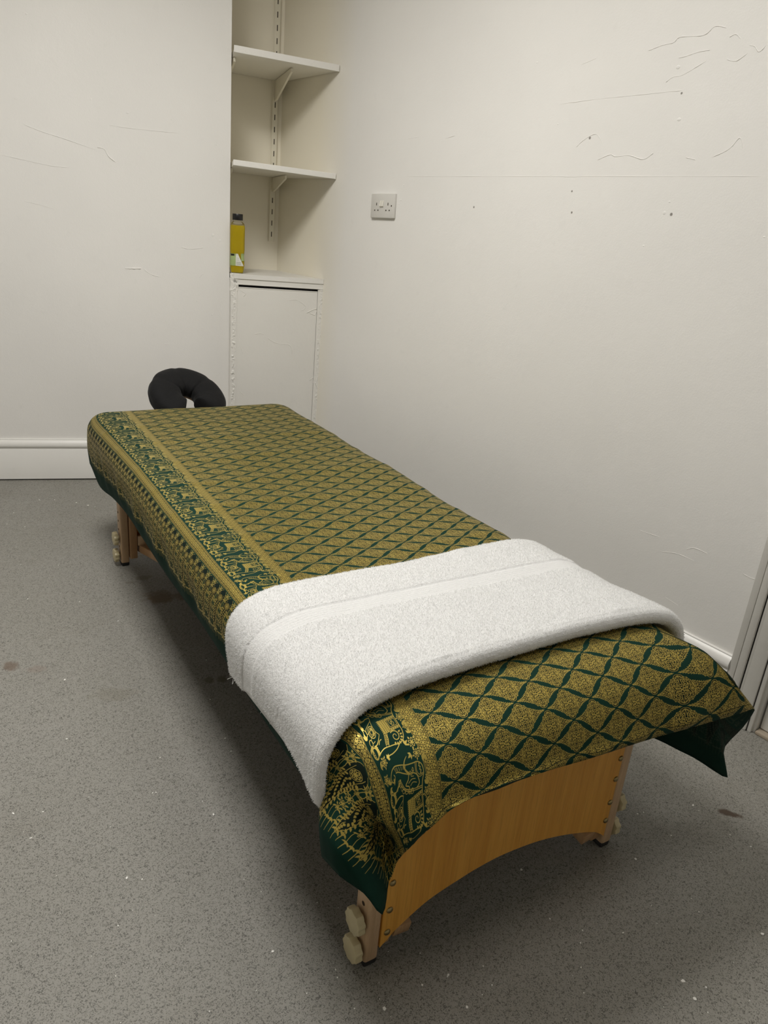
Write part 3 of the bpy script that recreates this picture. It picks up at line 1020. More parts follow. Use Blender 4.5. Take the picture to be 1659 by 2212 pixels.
EP = .1090                                  # repeat of the elephant border
Y0 = -.240                                  # lower end of the drawn border strip
SH = .0625 - Y0
def border_strip():
    cv = Canvas(EP, SH, 4700, True, False)
    dk = Canvas(EP, SH, 4700, True, False)
    def up(u): return u - Y0
    # the two flowered bands
    for lo, hi in ((.0405, .0622), (-.0795, -.0552)):
        dk.fill([(-.01, up(lo)), (EP + .01, up(lo)), (EP + .01, up(hi)), (-.01, up(hi))])
        for u_ in (lo, lo + .0019, hi - .0019, hi):
            cv.seg((-.01, up(u_)), (EP + .01, up(u_)), .00072)
        mid = (lo + hi) / 2; hh = (hi - lo) / 2 - .0032
        n = 8; st = EP / n
        for k in range(n):
            cx = (k + .5) * st
            cv.flower((cx, up(mid)), .0050, 6, .0009)
            cv.ell((cx, up(mid)), .0056, .0056, ring=.0006)
            for sy_ in (1, -1):
                cv.line([(cx - st / 2, up(mid) + 0), (cx - st * .22, up(mid) + sy_ * hh * .6), (cx, up(mid) + sy_ * hh), (cx + st * .22, up(mid) + sy_ * hh * .6), (cx + st / 2, up(mid))], .0006, smooth=4)
                cv.leaf((cx - st / 2, up(mid) + sy_ * .0022), sy_ * PI / 2, .0055, .0046)
                cv.ell((cx - st * .30, up(mid) + sy_ * hh * .95), .0017, .0013)
                cv.ell((cx + st * .30, up(mid) + sy_ * hh * .95), .0017, .0013)
    # elephants walking along the border
    def E_(p): return (p[0] * .1, up(-.052) + p[1] * .1)
    def EL(P): return [E_(p) for p in P]
    W1, W2 = .0013, .0008
    back_line = [(.115, .56), (.10, .66), (.14, .755), (.25, .80), (.40, .79), (.53, .80), (.62, .83), (.70, .885), (.80, .885), (.865, .82), (.885, .72), (.91, .60), (.955, .48), (.985, .36), (.985, .25), (.945, .175), (.885, .18), (.865, .24), (.895, .285), (.925, .27)]
    cv.line(EL(back_line), W1, smooth=6)
    cv.line(EL([(.80, .58), (.845, .50), (.895, .42), (.915, .345)]), W1, smooth=6)
    cv.leaf(E_((.90, .25)), -2.6, .008, .005)
    for k in range(7):
        t = k / 6
        cv.seg(E_((.905 + .07 * t, .58 - .25 * t)), E_((.875 + .055 * t, .55 - .2 * t)), .0007)
    # tusk
    cv.line(EL([(.80, .60), (.88, .55), (.95, .58), (1.00, .66)]), .0034, smooth=6, w2=.0006)
    # eye, forehead cap
    cv.ell(E_((.815, .70)), .0022, .0012, ring=.0006); cv.spiral(E_((.80, .64)), .0042, 1, 1.1, .0008)
    cv.line(EL([(.70, .885), (.71, .80), (.78, .765), (.865, .80)]), W2, smooth=6)
    cv.line(EL([(.685, .87), (.69, .785), (.77, .745), (.875, .775)]), W2, smooth=6)
    for k in range(6):
        cv.ell(E_((.72 + .022 * k, .83 + .012 * (k % 2))), .0011, .0011)
    # ear
    cv.line(EL([(.70, .76), (.62, .76), (.585, .66), (.62, .60), (.60, .53), (.66, .55), (.70, .49), (.74, .56), (.79, .60), (.78, .68), (.74, .74), (.70, .76)]), W1, smooth=5)
    for q in ([(.65, .71), (.68, .64), (.66, .58)], [(.70, .70), (.72, .63), (.70, .55)], [(.74, .68), (.755, .63)]):
        cv.line(EL(q), W2, smooth=5)
    # collar
    cv.line(EL([(.56, .80), (.60, .60), (.67, .455), (.80, .40)]), .0030, smooth=6)
    cv.line(EL([(.56, .80), (.60, .60), (.67, .455), (.80, .40)]), .0011, 'cut', smooth=6)
    for k in range(7):
        t = k / 6
        P = catmull([(.585, .62), (.66, .46), (.79, .385)], 6)[int(t * 12)]
        cv.ell(E_((P[0], P[1] - .03)), .0024, .0030, ring=.0007)
    # belly and legs
    cv.line(EL([(.80, .42), (.775, .30), (.755, .20), (.775, .13)]), W1, smooth=6)
    cv.line(EL([(.62, .40), (.655, .30), (.665, .20), (.655, .13)]), W1, smooth=6)
    cv.line(EL([(.62, .40), (.52, .335), (.42, .33), (.34, .38)]), W1, smooth=6)
    cv.line(EL([(.34, .38), (.30, .27), (.285, .19), (.30, .13)]), W1, smooth=6)
    cv.line(EL([(.115, .56), (.135, .42), (.165, .30), (.175, .20), (.165, .13)]), W1, smooth=6)
    cv.line(EL([(.58, .36), (.565, .25), (.555, .16), (.50, .13), (.485, .20), (.50, .34)]), W2, smooth=5)
    cv.line(EL([(.40, .34), (.41, .24), (.40, .15), (.345, .13), (.335, .2)]), W2, smooth=5)
    for x in (.715, .232):
        cv.ell(E_((x, .075)), .0074, .0056, ring=.0015)
        for k in range(4):
            cv.ell(E_((x - .05 + .033 * k, .045)), .0016, .0013, ring=.0006)
        cv.seg(E_((x - .065, .135)), E_((x + .065, .135)), .0016)
        for k in range(5):
            cv.leaf(E_((x - .05 + .025 * k, .14)), PI / 2, .0045, .0032)
        cv.line(EL([(x + .03, .24), (x + .05, .30), (x + .04, .36)]), .0012, smooth=4)
    cv.ell(E_((.525, .10)), .0045, .0036, ring=.0010); cv.ell(E_((.37, .10)), .0045, .0036, ring=.0010)
    # tail
    cv.line(EL([(.105, .66), (.05, .56), (.03, .44), (.045, .35)]), W1, smooth=6)
    cv.leaf(E_((.045, .36)), -1.4, .011, .005)
    # saddle cloth
    cv.fill(EL([(.305, .805), (.525, .80), (.515, .52), (.30, .525)]))
    cv.fill(EL([(.345, .79), (.485, .79), (.475, .62), (.345, .625)]), 'cut')
    cv.line(EL([(.36, .775), (.47, .775), (.462, .635), (.36, .64), (.36, .775)]), .0007)
    cv.spiral(E_((.40, .70)), .0042, 0, 1.2, .0008); cv.spiral(E_((.44, .70)), .0042, PI, 1.2, .0008)
    for k in range(9):
        x = .315 + .024 * k
        cv.seg(E_((x, .60)), E_((x + .01, .585)), .0008, 'cut')
        cv.ell(E_((x, .555)), .0007, .0007, mode='cut')
        cv.leaf(E_((x, .525)), -PI / 2, .0065, .0030)
    for yy in (.80, .76, .72, .68, .64):
        for x in (.322, .505):
            cv.line(EL([(x - .012, yy - .015), (x, yy - .032), (x + .012, yy - .015)]), .0007, 'cut')
    # rump ornament
    cv.spiral(E_((.215, .64)), .0085, -.6, 1.4, .0016, 1, .0008)
    for k in range(7):
        a = 1.2 + k * .42
        cv.leaf(E_((.215 + .085 * math.cos(a), .64 + .085 * math.sin(a))), a, .0052, .0032)
    cv.line(EL([(.16, .46), (.23, .50), (.30, .50)]), .0012, smooth=5)
    for k in range(6):
        cv.ell(E_((.155 + .027 * k, .435 + .012 * k)), .0022, .0028, ring=.0007)
    # half-sun below the belly
    cv.ell(E_((.455, .245)), .0085, .0085, ring=.0011); cv.ell(E_((.455, .245)), .0058, .0058, ring=.0006); cv.ell(E_((.455, .235)), .0030, .0030, ring=.0007)
    for k in range(7):
        a = PI / 2 + (k - 3) * .38
        cv.leaf(E_((.455 + .034 * math.cos(a), .235 + .034 * math.sin(a))), a, .0042, .0022)
    # flowers and sprigs filling the ground
    for x, y, r in ((.03, .86, .0062), (.45, .885, .0052), (.96, .86, .0055), (.28, .90, .0045), (.60, .93, .004), (.98, .06, .0045), (.06, .16, .0052)):
        cv.flower(E_((x, y)), r, 5, .0008, .3)
        for k in range(5):
            a = k * 1.257 + .9
            cv.leaf(E_((x + r * 9 * math.cos(a), y + r * 9 * math.sin(a))), a, r * .75, r * .5)
    for x, y, a in ((.16, .88, .4), (.36, .875, 2.6), (.54, .895, .5), (.88, .93, 2.2), (.06, .72, 1.2), (.03, .28, 1.0), (.08, .05, 2.0), (.90, .10, .6), (.85, .07, 2.4), (.45, .04, .2), (.60, .05, 1.8), (.34, .03, 2.8), (.99, .76, 4.4)):
        cv.leaf(E_((x, y)), a, .0085, .0040); cv.leaf(E_((x, y)), a + .9, .0070, .0034); cv.leaf(E_((x, y)), a - .9, .0070, .0034)
    # flame-shaped tassels hanging from the outer band
    st = EP / 3
    R2 = random.Random(5)
    def hw(z):                              # half width of a flame at depth z
        return float(np.interp(-z, [.082, .090, .104, .122, .145, .170, .196], [.004, .0125, .0148, .0125, .0088, .0058, .0012]))
    for k in range(3):
        cx = (k + .5) * st
        zs = np.linspace(-.083, -.196, 24)
        dk.fill([(cx + hw(z), up(z)) for z in zs] + [(cx - hw(z), up(z)) for z in zs[::-1]])
        for sg in (1, -1):
            cv.line([(cx + sg * (hw(z) + .0006 * math.sin(z * 420)), up(z)) for z in zs], .0008)
            cv.line([(cx + sg * hw(z) * .62, up(z)) for z in zs[2:15]], .0006)
        cv.flower((cx, up(-.1035)), .0056, 8, .0009)
        cv.ell((cx, up(-.1035)), .0072, .0076, ring=.0007)
        z = -.114
        row = 0
        while z > -.190:
            w = hw(z) - .0014
            n = max(1, int(w / .0021))
            for q in range(n):
                dx = (-w + 2 * w * (q + .5 * (1 + row % 2 * .4)) / n) if n > 1 else 0
                if abs(dx) < w:
                    cv.leaf((cx + dx, up(z + .002)), -PI / 2 + .9 * (1 if dx > 0 else -1) * min(1, abs(dx) / .004) * .8, .0066, .0036)
            z -= .0058; row += 1
        for j in range(6):
            zz = -.150 - .0080 * j
            for sg in (1, -1):
                cv.leaf((cx + sg * hw(zz) * .8, up(zz)), -PI / 2 + sg * .55, .0078, .0036)
        # flower stem between the flames
        fx = k * st
        cv.line([(fx, up(-.082)), (fx + .0012, up(-.11)), (fx - .0012, up(-.14)), (fx, up(-.165))], .0007, smooth=6)
        for zz, r in ((-.0880, .0042), (-.0985, .0034), (-.120, .0040), (-.1385, .0064), (-.1545, .0050), (-.1665, .0036)):
            cv.flower((fx, up(zz)), r, 6 if r > .005 else 5, .0008)
            for sg in (1, -1):
                cv.leaf((fx + sg * r * .9, up(zz)), -PI / 2 + sg * 1.0, .0052, .0028)
                cv.leaf((fx + sg * r * .7, up(zz + .003)), PI / 2 - sg * .7, .0048, .0026)
            if r > .006: cv.ell((fx, up(zz)), .0021, .0021, ring=.0006)
    nsp = 15
    for k in range(nsp):
        x = (k + .5) * EP / nsp
        ph = (x / st) % 1.0
        zt = -.184 - .012 * abs(2 * abs(ph - .5) - .5) - R2.uniform(0, .004)
        cv.line([(x + .0016, up(-.168)), (x + .0022, up(-.176)), (x, up(zt))], .0006, smooth=4)
        for a in (0, .65, -.65):
            cv.leaf((x, up(zt + .0045)), -PI / 2 + a, .0074, .0030)
        cv.seg((x, up(zt - .002)), (x, up(zt - .0195)), .0010, w2=.0005)
    return cv, dk

def to_image(name, cv, dk):
    h, w = cv.a.shape
    px = np.zeros((h, w, 4), np.float32)
    px[..., 0] = cv.a; px[..., 1] = dk.a; px[..., 3] = 1
    im = bpy.data.images.new(name, w, h, alpha=False)
    im.colorspace_settings.name = 'Non-Color'
    im.pixels.foreach_set(px.ravel())
    im.update()
    im.pack()
    return im
img_med = to_image('medallion_print', *medallion_tile())
img_bor = to_image('border_print', *border_strip())

HEM_V0_ = -.150
RM = .762                                   # u + RM mirrors the left border onto the right side
def cloth_mat(name, backside=False):
    m, nt, b = new_mat(name)
    uv = N(nt, 'ShaderNodeUVMap', uv_map='UVMap')
    sp = N(nt, 'ShaderNodeSeparateXYZ'); nt.links.new(uv.outputs[0], sp.inputs[0])
    u, v = sp.outputs[0], sp.outputs[1]
    um = math_node(nt, 'MINIMUM', u, math_node(nt, 'SUBTRACT', RM, u))
    def tex(img, x, y, ext):
        cb = N(nt, 'ShaderNodeCombineXYZ')
        nt.links.new(x, cb.inputs[0]); nt.links.new(y, cb.inputs[1])
        t = N(nt, 'ShaderNodeTexImage', image=img, extension=ext, interpolation='Linear')
        nt.links.new(cb.outputs[0], t.inputs[0])
        s_ = N(nt, 'ShaderNodeSeparateColor'); nt.links.new(t.outputs[0], s_.inputs[0])
        return s_.outputs[0], s_.outputs[1]
    mg, md = tex(img_med, math_node(nt, 'MULTIPLY', math_node(nt, 'SUBTRACT', u, .0870), 1 / PU), math_node(nt, 'MULTIPLY', math_node(nt, 'SUBTRACT', v, .0285), 1 / PV), 'REPEAT')
    yb = math_node(nt, 'MULTIPLY', math_node(nt, 'SUBTRACT', um, Y0), 1 / SH)
    bg, bd = tex(img_bor, math_node(nt, 'MULTIPLY', math_node(nt, 'SUBTRACT', v, .405), 1 / EP), yb, 'REPEAT')
    isf = math_node(nt, 'GREATER_THAN', um, .0625)
    isb = math_node(nt, 'MULTIPLY', math_node(nt, 'LESS_THAN', um, .0625), math_node(nt, 'GREATER_THAN', um, Y0 + .002))
    g = math_node(nt, 'ADD', math_node(nt, 'MULTIPLY', mg, isf), math_node(nt, 'MULTIPLY', bg, isb))
    d = math_node(nt, 'ADD', math_node(nt, 'MULTIPLY', md, isf), math_node(nt, 'MULTIPLY', bd, isb))
    seam = math_node(nt, 'MULTIPLY', math_node(nt, 'LESS_THAN', math_node(nt, 'ABSOLUTE', math_node(nt, 'SUBTRACT', v, HEM_V0_ + .011)), .0007), .85)
    keep = math_node(nt, 'SUBTRACT', 1, seam)
    g = math_node(nt, 'MULTIPLY', g, keep)
    vv = coords(nt, 'Object')
    n1 = noise_tex(nt, vv, 60, 3)
    weave = noise_tex(nt, vv, 900, 2)
    green = mixc(nt, n1, (0.0015, 0.0230, 0.0140), (0.0025, 0.0310, 0.0195))
    ground = mixc(nt, d, green, (0.0025, 0.0100, 0.0062))
    gold = mixc(nt, n1, (0.430, 0.325, 0.072), (0.545, 0.425, 0.110))
    if backside:
        c = mixc(nt, math_node(nt, 'MULTIPLY', g, .22), mixc(nt, .35, ground, (0.006, 0.020, 0.014)), (0.10, 0.11, 0.07))
        nt.links.new(c, b.inputs['Base Color']); b.inputs['Roughness'].default_value = .8
        b.inputs['Specular IOR Level'].default_value = .2
        bump(nt, b, weave, .1, .0006)
        return m
    nt.links.new(mixc(nt, g, ground, gold), b.inputs['Base Color'])
    nt.links.new(math_node(nt, 'MULTIPLY', g, .72), b.inputs['Metallic'])
    nt.links.new(ramp(nt, g, 0, 1, .80, .38), b.inputs['Roughness'])
    b.inputs['Specular IOR Level'].default_value = .18
    h = math_node(nt, 'ADD', math_node(nt, 'MULTIPLY', weave, .5), math_node(nt, 'MULTIPLY', g, .35))
    bump(nt, b, h, .10, .0006)
    return m
m_cloth = cloth_mat('green_gold_print')
m_cloth_back = cloth_mat('print_reverse', True)

# ------------------------------------------------------------------ the cloth's shape
UL, UR, VN, VF = -.010, .590, .060, 1.830  # inner rectangle where the cloth starts to roll over the padded edge
def edge_u(u, v):                           # slight skew of the padded top along its length
    return u + .022 * (v - .4) if True else u
PROF = [(0, 0), (.2, -.002), (.4, -.007), (.6, -.018), (.77, -.035), (.9, -.060), (.987, -.095)]
def crease(v, u):
    z = 0
    for vk in (.135, .325, .512, .70, .89, 1.075, 1.26, 1.45, 1.64):
        t = (v - vk - .012 * math.sin(5 * u + vk * 9)) / .030
        if abs(t) < 1:
            z += .0026 * (1 - abs(t)) * (1.0 if t < 0 else .8)
    return z
def top_z(u, v):
    n = noise.noise(Vector((u * 4, v * 3.2, 1.7))) * .0028 + noise.noise(Vector((u * 11, v * 9, 4.2))) * .0010
    e = .0035 * math.sin(v * 13.0 + 1.0) * max(0, (u - .35) / .3)
    return T + n + crease(v, u) + e

RL, RE, RR, RF = .075, .150, .100, .090     # how far each side rolls out
# loop coordinate: left side (far->near) | NL fan | near end | NR fan | right side | FR fan | far end | FL fan
LEN_S, LEN_E, FAN = VF - VN, UR - UL, .30
q1 = LEN_S; q2 = q1 + FAN; q3 = q2 + LEN_E; q4 = q3 + FAN; q5 = q4 + LEN_S; q6 = q5 + FAN; q7 = q6 + LEN_E; q8 = q7 + FAN
HEM_U0, HEM_U1, HEM_V0, HEM_V1 = -.262, 1.024, -.150, 2.08
def lerp(a, b_, t): return a + (b_ - a) * t
def ray_uv(px, py, u=None, v=None, z=None):
    r = pix(px, py)
    ru, rv, rz = r.dot(AU), r.dot(AV), r.z
    c = CAM - O
    cu, cv_, cz = c.dot(AU), c.dot(AV), c.z
    t = (u - cu) / ru if u is not None else (v - cv_) / rv if v is not None else (z - cz) / rz
    return (cu + t * ru, cv_ + t * rv, cz + t * rz)
# control table: loop coordinate, hem point, hem uv, extra outward bulge at mid height
CT = []
def ctl(q, p, uv, bulge=0.0): CT.append((q, *p, *uv, bulge))
random.seed(3)
left_trace = [(205, 1025), (215, 1050), (245, 1077), (275, 1112), (310, 1166), (365, 1250), (420, 1325), (490, 1432), (560, 1540), (620, 1630), (660, 1690)]
for k, (px, py) in enumerate(left_trace):
    v_guess = None
    uu = -.078
    for it in range(4):
        p = ray_uv(px, py, u=uu)
        uu = -.0865 + .030 * max(0, p[1]) + .004 * math.sin(p[1] * 21)
    if p[1] > VF - .02: continue
    ctl(VF - p[1], p, (HEM_U0, p[1]))
ctl(q1 + .00, ray_uv(716, 1788, u=-.062), (HEM_U0, .045), 0)
ctl(q1 + .07, ray_uv(694, 1850, v=-.025), (HEM_U0, -.045), .01)
ctl(q1 + .095, ray_uv(730, 1890, v=-.070), (HEM_U0, -.080), .01)
ctl(q1 + .125, ray_uv(788, 1932, v=-.092), (HEM_U0, -.118), .02)
ctl(q1 + .15, ray_uv(826, 1976, v=-.100), (HEM_U0, HEM_V0), 0)
ctl(q1 + .185, ray_uv(840, 1905, v=-.070), (-.185, HEM_V0), -.03)
ctl(q1 + .225, ray_uv(858, 1862, v=-.075), (-.110, HEM_V0), -.012)
ctl(q1 + .30, ray_uv(895, 1822, v=-.094), (-.012, HEM_V0), 0)
for (px, py) in ((940, 1780), (985, 1741), (1080, 1696), (1180, 1666), (1280, 1637), (1375, 1606), (1420, 1592)):
    p = ray_uv(px, py, v=-.094)
    ctl(q2 + (p[0] - UL), p, (p[0] + .012, HEM_V0 - .001))
ctl(q3 + .02, ray_uv(1500, 1570, v=-.100), (.595, HEM_V0))
ctl(q3 + .12, ray_uv(1605, 1539, v=-.108), (.700, HEM_V0), .0)
ctl(q3 + .155, ray_uv(1631, 1531, v=-.104), (.732, HEM_V0), .0)
ctl(q3 + .185, ray_uv(1605, 1570, v=-.080), (.800, HEM_V0), .0)
ctl(q3 + .215, ray_uv(1562, 1618, v=-.070), (.890, HEM_V0), .0)
ctl(q3 + .24, ray_uv(1571, 1681, v=-.098), (HEM_U1, HEM_V0), .0)
ctl(q3 + .27, ray_uv(1505, 1640, u=.745), (HEM_U1, -.06), .0)
ctl(q4 + .015, ray_uv(1449, 1611, u=.722), (HEM_U1, .05), .01)
for v in (.14, .3, .5, .75, 1.0, 1.25, 1.5, 1.7):
    ctl(q4 + (v - VN), (.712 + .006 * math.sin(v * 17), v, .170 + .008 * math.sin(v * 11)), (HEM_U1, v))
ctl(q5 + .02, (.715, VF + .02, .17), (HEM_U1, VF + .03))
ctl(q5 + .15, (.735, 1.99, .12), (HEM_U1, HEM_V1), .01)
ctl(q5 + .28, (.60, 1.945, .27), (.62, HEM_V1))
for u in (.45, .25, .08):
    ctl(q6 + (UR - u), (u, 1.935, .29), (u, HEM_V1))
ctl(q7 + .03, (.02, 1.940, .28), (-.03, HEM_V1))
ctl(q7 + .15, (-.015, 1.945, .25), (HEM_U0, HEM_V1), .0)
ctl(q7 + .24, (-.044, 1.88, .305), (HEM_U0, 1.90))
CT.sort()
CTA = np.array(CT)
# periodic padding, then smooth interpolation (Hermite with limited tangents)
per = np.vstack([np.c_[CTA[-3:, :1] - q8, CTA[-3:, 1:]], CTA, np.c_[CTA[:3, :1] + q8, CTA[:3, 1:]]])
def hem_at(q):
    k = int(np.clip(np.searchsorted(per[:, 0], q) - 1, 1, len(per) - 3))
    x0, x1 = per[k, 0], per[k + 1, 0]
    h = max(x1 - x0, 1e-6); t = (q - x0) / h
    d0 = (per[k + 1, 1:] - per[k - 1, 1:]) / max(per[k + 1, 0] - per[k - 1, 0], 1e-6)
    d1 = (per[k + 2, 1:] - per[k, 1:]) / max(per[k + 2, 0] - per[k, 0], 1e-6)
    sec = (per[k + 1, 1:] - per[k, 1:]) / h
    for d in (d0, d1):
        bad = d * sec < 0
        d[bad] = 0
        lim = np.abs(d) > 3 * np.abs(sec)
        d[lim] = 3 * sec[lim]
    t2, t3 = t * t, t ** 3
    return (2 * t3 - 3 * t2 + 1) * per[k, 1:] + (t3 - 2 * t2 + t) * h * d0 + (-2 * t3 + 3 * t2) * per[k + 1, 1:] + (t3 - t2) * h * d1

NU, NV = 60, 177
bm = bmesh.new()
uvl = bm.loops.layers.uv.new('UVMap')
VUV = {}
def mkv(p, uv):
    v = bm.verts.new(p)
    VUV[v] = uv
    return v
grid = [[mkv((edge_u(lerp(UL, UR, i / NU), lerp(VN, VF, j / NV)), lerp(VN, VF, j / NV), top_z(lerp(UL, UR, i / NU), lerp(VN, VF, j / NV))),
             (lerp(UL, UR, i / NU), lerp(VN, VF, j / NV))) for i in range(NU + 1)] for j in range(NV + 1)]
def setface(vs):
    seen = []
    for v in vs:
        if v not in seen: seen.append(v)
    if len(seen) < 3: return
    try: f = bm.faces.new(seen)
    except ValueError: return
    f.smooth = True
    for l in f.loops: l[uvl].uv = VUV[l.vert]
for j in range(NV):
    for i in range(NU):
        setface((grid[j][i], grid[j][i + 1], grid[j + 1][i + 1], grid[j + 1][i]))
# list of skirt columns round the loop: (start vertex, q, outward direction, roll)
cols = []
NF = 34
for j in range(NV, -1, -1): cols.append((grid[j][0], VF - lerp(VN, VF, j / NV), (-1, 0), RL))
for k in range(1, NF):
    a = k / NF * PI / 2; cols.append((grid[0][0], q1 + FAN * k / NF, (-math.cos(a), -math.sin(a)), (RL, RE)))
for i in range(0, NU + 1): cols.append((grid[0][i], q2 + (lerp(UL, UR, i / NU) - UL), (0, -1), RE))
for k in range(1, NF):
    a = k / NF * PI / 2; cols.append((grid[0][NU], q3 + FAN * k / NF, (math.sin(a), -math.cos(a)), (RR, RE)))
for j in range(0, NV + 1): cols.append((grid[j][NU], q4 + (lerp(VN, VF, j / NV) - VN), (1, 0), RR))
for k in range(1, NF):
    a = k / NF * PI / 2; cols.append((grid[NV][NU], q5 + FAN * k / NF, (math.cos(a), math.sin(a)), (RR, RF)))
for i in range(NU, -1, -1): cols.append((grid[NV][i], q6 + (UR - lerp(UL, UR, i / NU)), (0, 1), RF))
for k in range(1, NF):
    a = k / NF * PI / 2; cols.append((grid[NV][0], q7 + FAN * k / NF, (-math.sin(a), math.cos(a)), (RL, RF)))
NS = 26
skirt = []
for (v0, q, dr, roll) in cols:
    hx = hem_at(q % q8)
    hem = np.array(hx[:3]); huv = hx[3:5]; bulge = hx[5]
    if isinstance(roll, tuple): r = math.hypot(dr[0] * roll[0], dr[1] * roll[1]); off = (dr[0] * roll[0], dr[1] * roll[1])
    else: r = roll; off = (dr[0] * roll, dr[1] * roll)
    sc = (r / .15) ** .75
    E0 = np.array(v0.co)
    # right-hand near corner: the stiff cloth stands out instead of rolling down
    lift = 1.0
    fl = 0.0
    if q3 - .10 < q < q4 + .08:
        fl = max(0, 1 - abs(q - (q3 + .14)) / (.19 if q < q3 + .14 else .15))
    pts = [E0 + np.array((off[0] * fr, off[1] * fr, dz * sc * lift)) for fr, dz in PROF]
    if fl > 0:
        w = fl * fl * (3 - 2 * fl)
        tg = np.array([E0, (.625, .015, .4895), (.668, -.038, .472), (.690, -.072, .449), (.712, -.096, .418)])
        tp = [np.array([np.interp(j / 6, np.linspace(0, 1, 5), tg[:, c_]) for c_ in range(3)]) for j in range(7)]
        pts = [p * (1 - w) + t_ * w for p, t_ in zip(pts, tp)]
    last = pts[-1]
    mid = (last + hem) / 2 + np.array((dr[0], dr[1], 0)) * (bulge + .004)
    # small ripples along the hanging part
    rp = .0030 * math.sin(q * 31) + .002 * math.sin(q * 57 + 1)
    mid = mid + np.array((dr[0], dr[1], 0)) * rp
    path = catmull(pts + [mid, hem], 8)
    P = np.array(path)
    s = np.r_[0, np.cumsum(np.linalg.norm(np.diff(P, axis=0), axis=1))]
    L = s[-1]
    uv0 = np.array(VUV[v0])
    col = [v0]
    for k in range(1, NS + 1):
        t = k / NS
        p = np.array([np.interp(t * L, s, P[:, c_]) for c_ in range(3)])
        uvk = uv0 + (np.array(huv) - uv0) * t
        col.append(mkv(p, tuple(uvk)))
    skirt.append(col)
nC = len(skirt)
for i in range(nC):
    A = skirt[i]; B = skirt[(i + 1) % nC]
    for k in range(NS):
        setface((A[k], A[k + 1], B[k + 1], B[k]))
bmesh.ops.recalc_face_normals(bm, faces=bm.faces)
up_f = [f for f in bm.faces if abs(f.normal.z) > .9][:1]
if up_f and up_f[0].normal.z < 0:
    bmesh.ops.reverse_faces(bm, faces=bm.faces)
cloth = obj('table_cloth', bm, [m_cloth, m_cloth_back], None)
cloth.location = O; cloth.rotation_euler = (0, 0, -ANG)
for p in cloth.data.polygons: p.use_smooth = True
sd = cloth.modifiers.new('thickness', 'SOLIDIFY')
sd.thickness = .0009; sd.offset = -1; sd.material_offset = 1; sd.material_offset_rim = 0
tag(cloth, 'dark green cloth printed with gold medallions and elephants draped over the massage table', 'cloth')

# ------------------------------------------------------------------ white towel across the foot end
m_towel, nt, b = new_mat('white_terry')
v = coords(nt)
n1 = noise_tex(nt, v, 520, 3, .6); n2 = noise_tex(nt, v, 150, 3, .6)
nt.links.new(mixc(nt, n2, (0.75, 0.75, 0.747), (0.81, 0.81, 0.807)), b.inputs['Base Color'])
b.inputs['Roughness'].default_value = .95; b.inputs['Specular IOR Level'].default_value = .1
b.inputs['Sheen Weight'].default_value = .25
bump(nt, b, math_node(nt, 'ADD', n1, n2), .55, .003)
m_fluff, nt, b = new_mat('white_loops')
df = N(nt, 'ShaderNodeBsdfDiffuse'); df.inputs[0].default_value = (.87, .87, .867, 1)
tr = N(nt, 'ShaderNodeBsdfTranslucent'); tr.inputs[0].default_value = (.87, .87, .867, 1)
mx = N(nt, 'ShaderNodeMixShader'); mx.inputs[0].default_value = .45
nt.links.new(df.outputs[0], mx.inputs[1]); nt.links.new(tr.outputs[0], mx.inputs[2])
nt.links.new(mx.outputs[0], nt.nodes['Material Output'].inputs[0])
# path across the table (u, z) at the surface of the cloth, from the left hem up, over the top, down the right side
PATH = [(-.0945, .378), (-.0940, .41), (-.0925, .435), (-.088, .458), (-.077, .476), (-.060, .488), (-.035, .495), (0, .499), (.10, .5005), (.30, .500), (.50, .500), (.585, .499), (.625, .494), (.655, .484), (.678, .466), (.690, .44), (.697, .40), (.700, .36)]
pp_ = np.array(catmull(PATH, 10))
ss = np.r_[0, np.cumsum(np.linalg.norm(np.diff(pp_, axis=0), axis=1))]
LT = ss[-1]
def towel_path(s):
    u = np.interp(s, ss, pp_[:, 0]); z = np.interp(s, ss, pp_[:, 1])
    e = .004
    u1 = np.interp(min(s + e, LT), ss, pp_[:, 0]); z1 = np.interp(min(s + e, LT), ss, pp_[:, 1])
    u0 = np.interp(max(s - e, 0), ss, pp_[:, 0]); z0 = np.interp(max(s - e, 0), ss, pp_[:, 1])
    t = Vector((u1 - u0, z1 - z0)).normalized()
    return u, z, -t.y, t.x                # normal (u, z)
def towel_far(s):                          # far edge v
    x = np.interp(s, [0, .06, .13, .25, .45, .62, .70, .78, LT], [.374, .396, .408, .418, .420, .428, .432, .430, .42])
    return x + .004 * math.sin(s * 9)
def towel_near(s):
    return np.interp(s, [0, .04, .10, .16, .24, .40, .60, .72, .80, LT], [-.002, -.004, .008, .030, .044, .052, .054, .046, .036, .02])
def sec(s):
    """closed section: (fraction across from near fold 0 to far edge 1, height)"""
    n = []
    up = [(0.000, .012), (.004, .019), (.014, .0250), (.035, .0290), (.08, .0285), (.16, .0255)]
    return up
NA = 400; NB_ = 190
def prof_towel():
    pr = []
    # bottom, from far to near
    for k in range(10): pr.append((1 - k / 10, .0012))
    pr += [(.035, .0012), (.014, .0030), (.004, .0070), (0, .0130), (.004, .0200), (.012, .0255), (.024, .0290), (.045, .0305)]
    nt_ = NB_
    for k in range(1, nt_): pr.append((.045 + (.985 - .045) * k / nt_, None))
    pr += [(.993, .0165), (.999, .0125), (1.0, .0080)]
    return pr
PT = prof_towel()
random.seed(11)
bm = bmesh.new()
rows = []
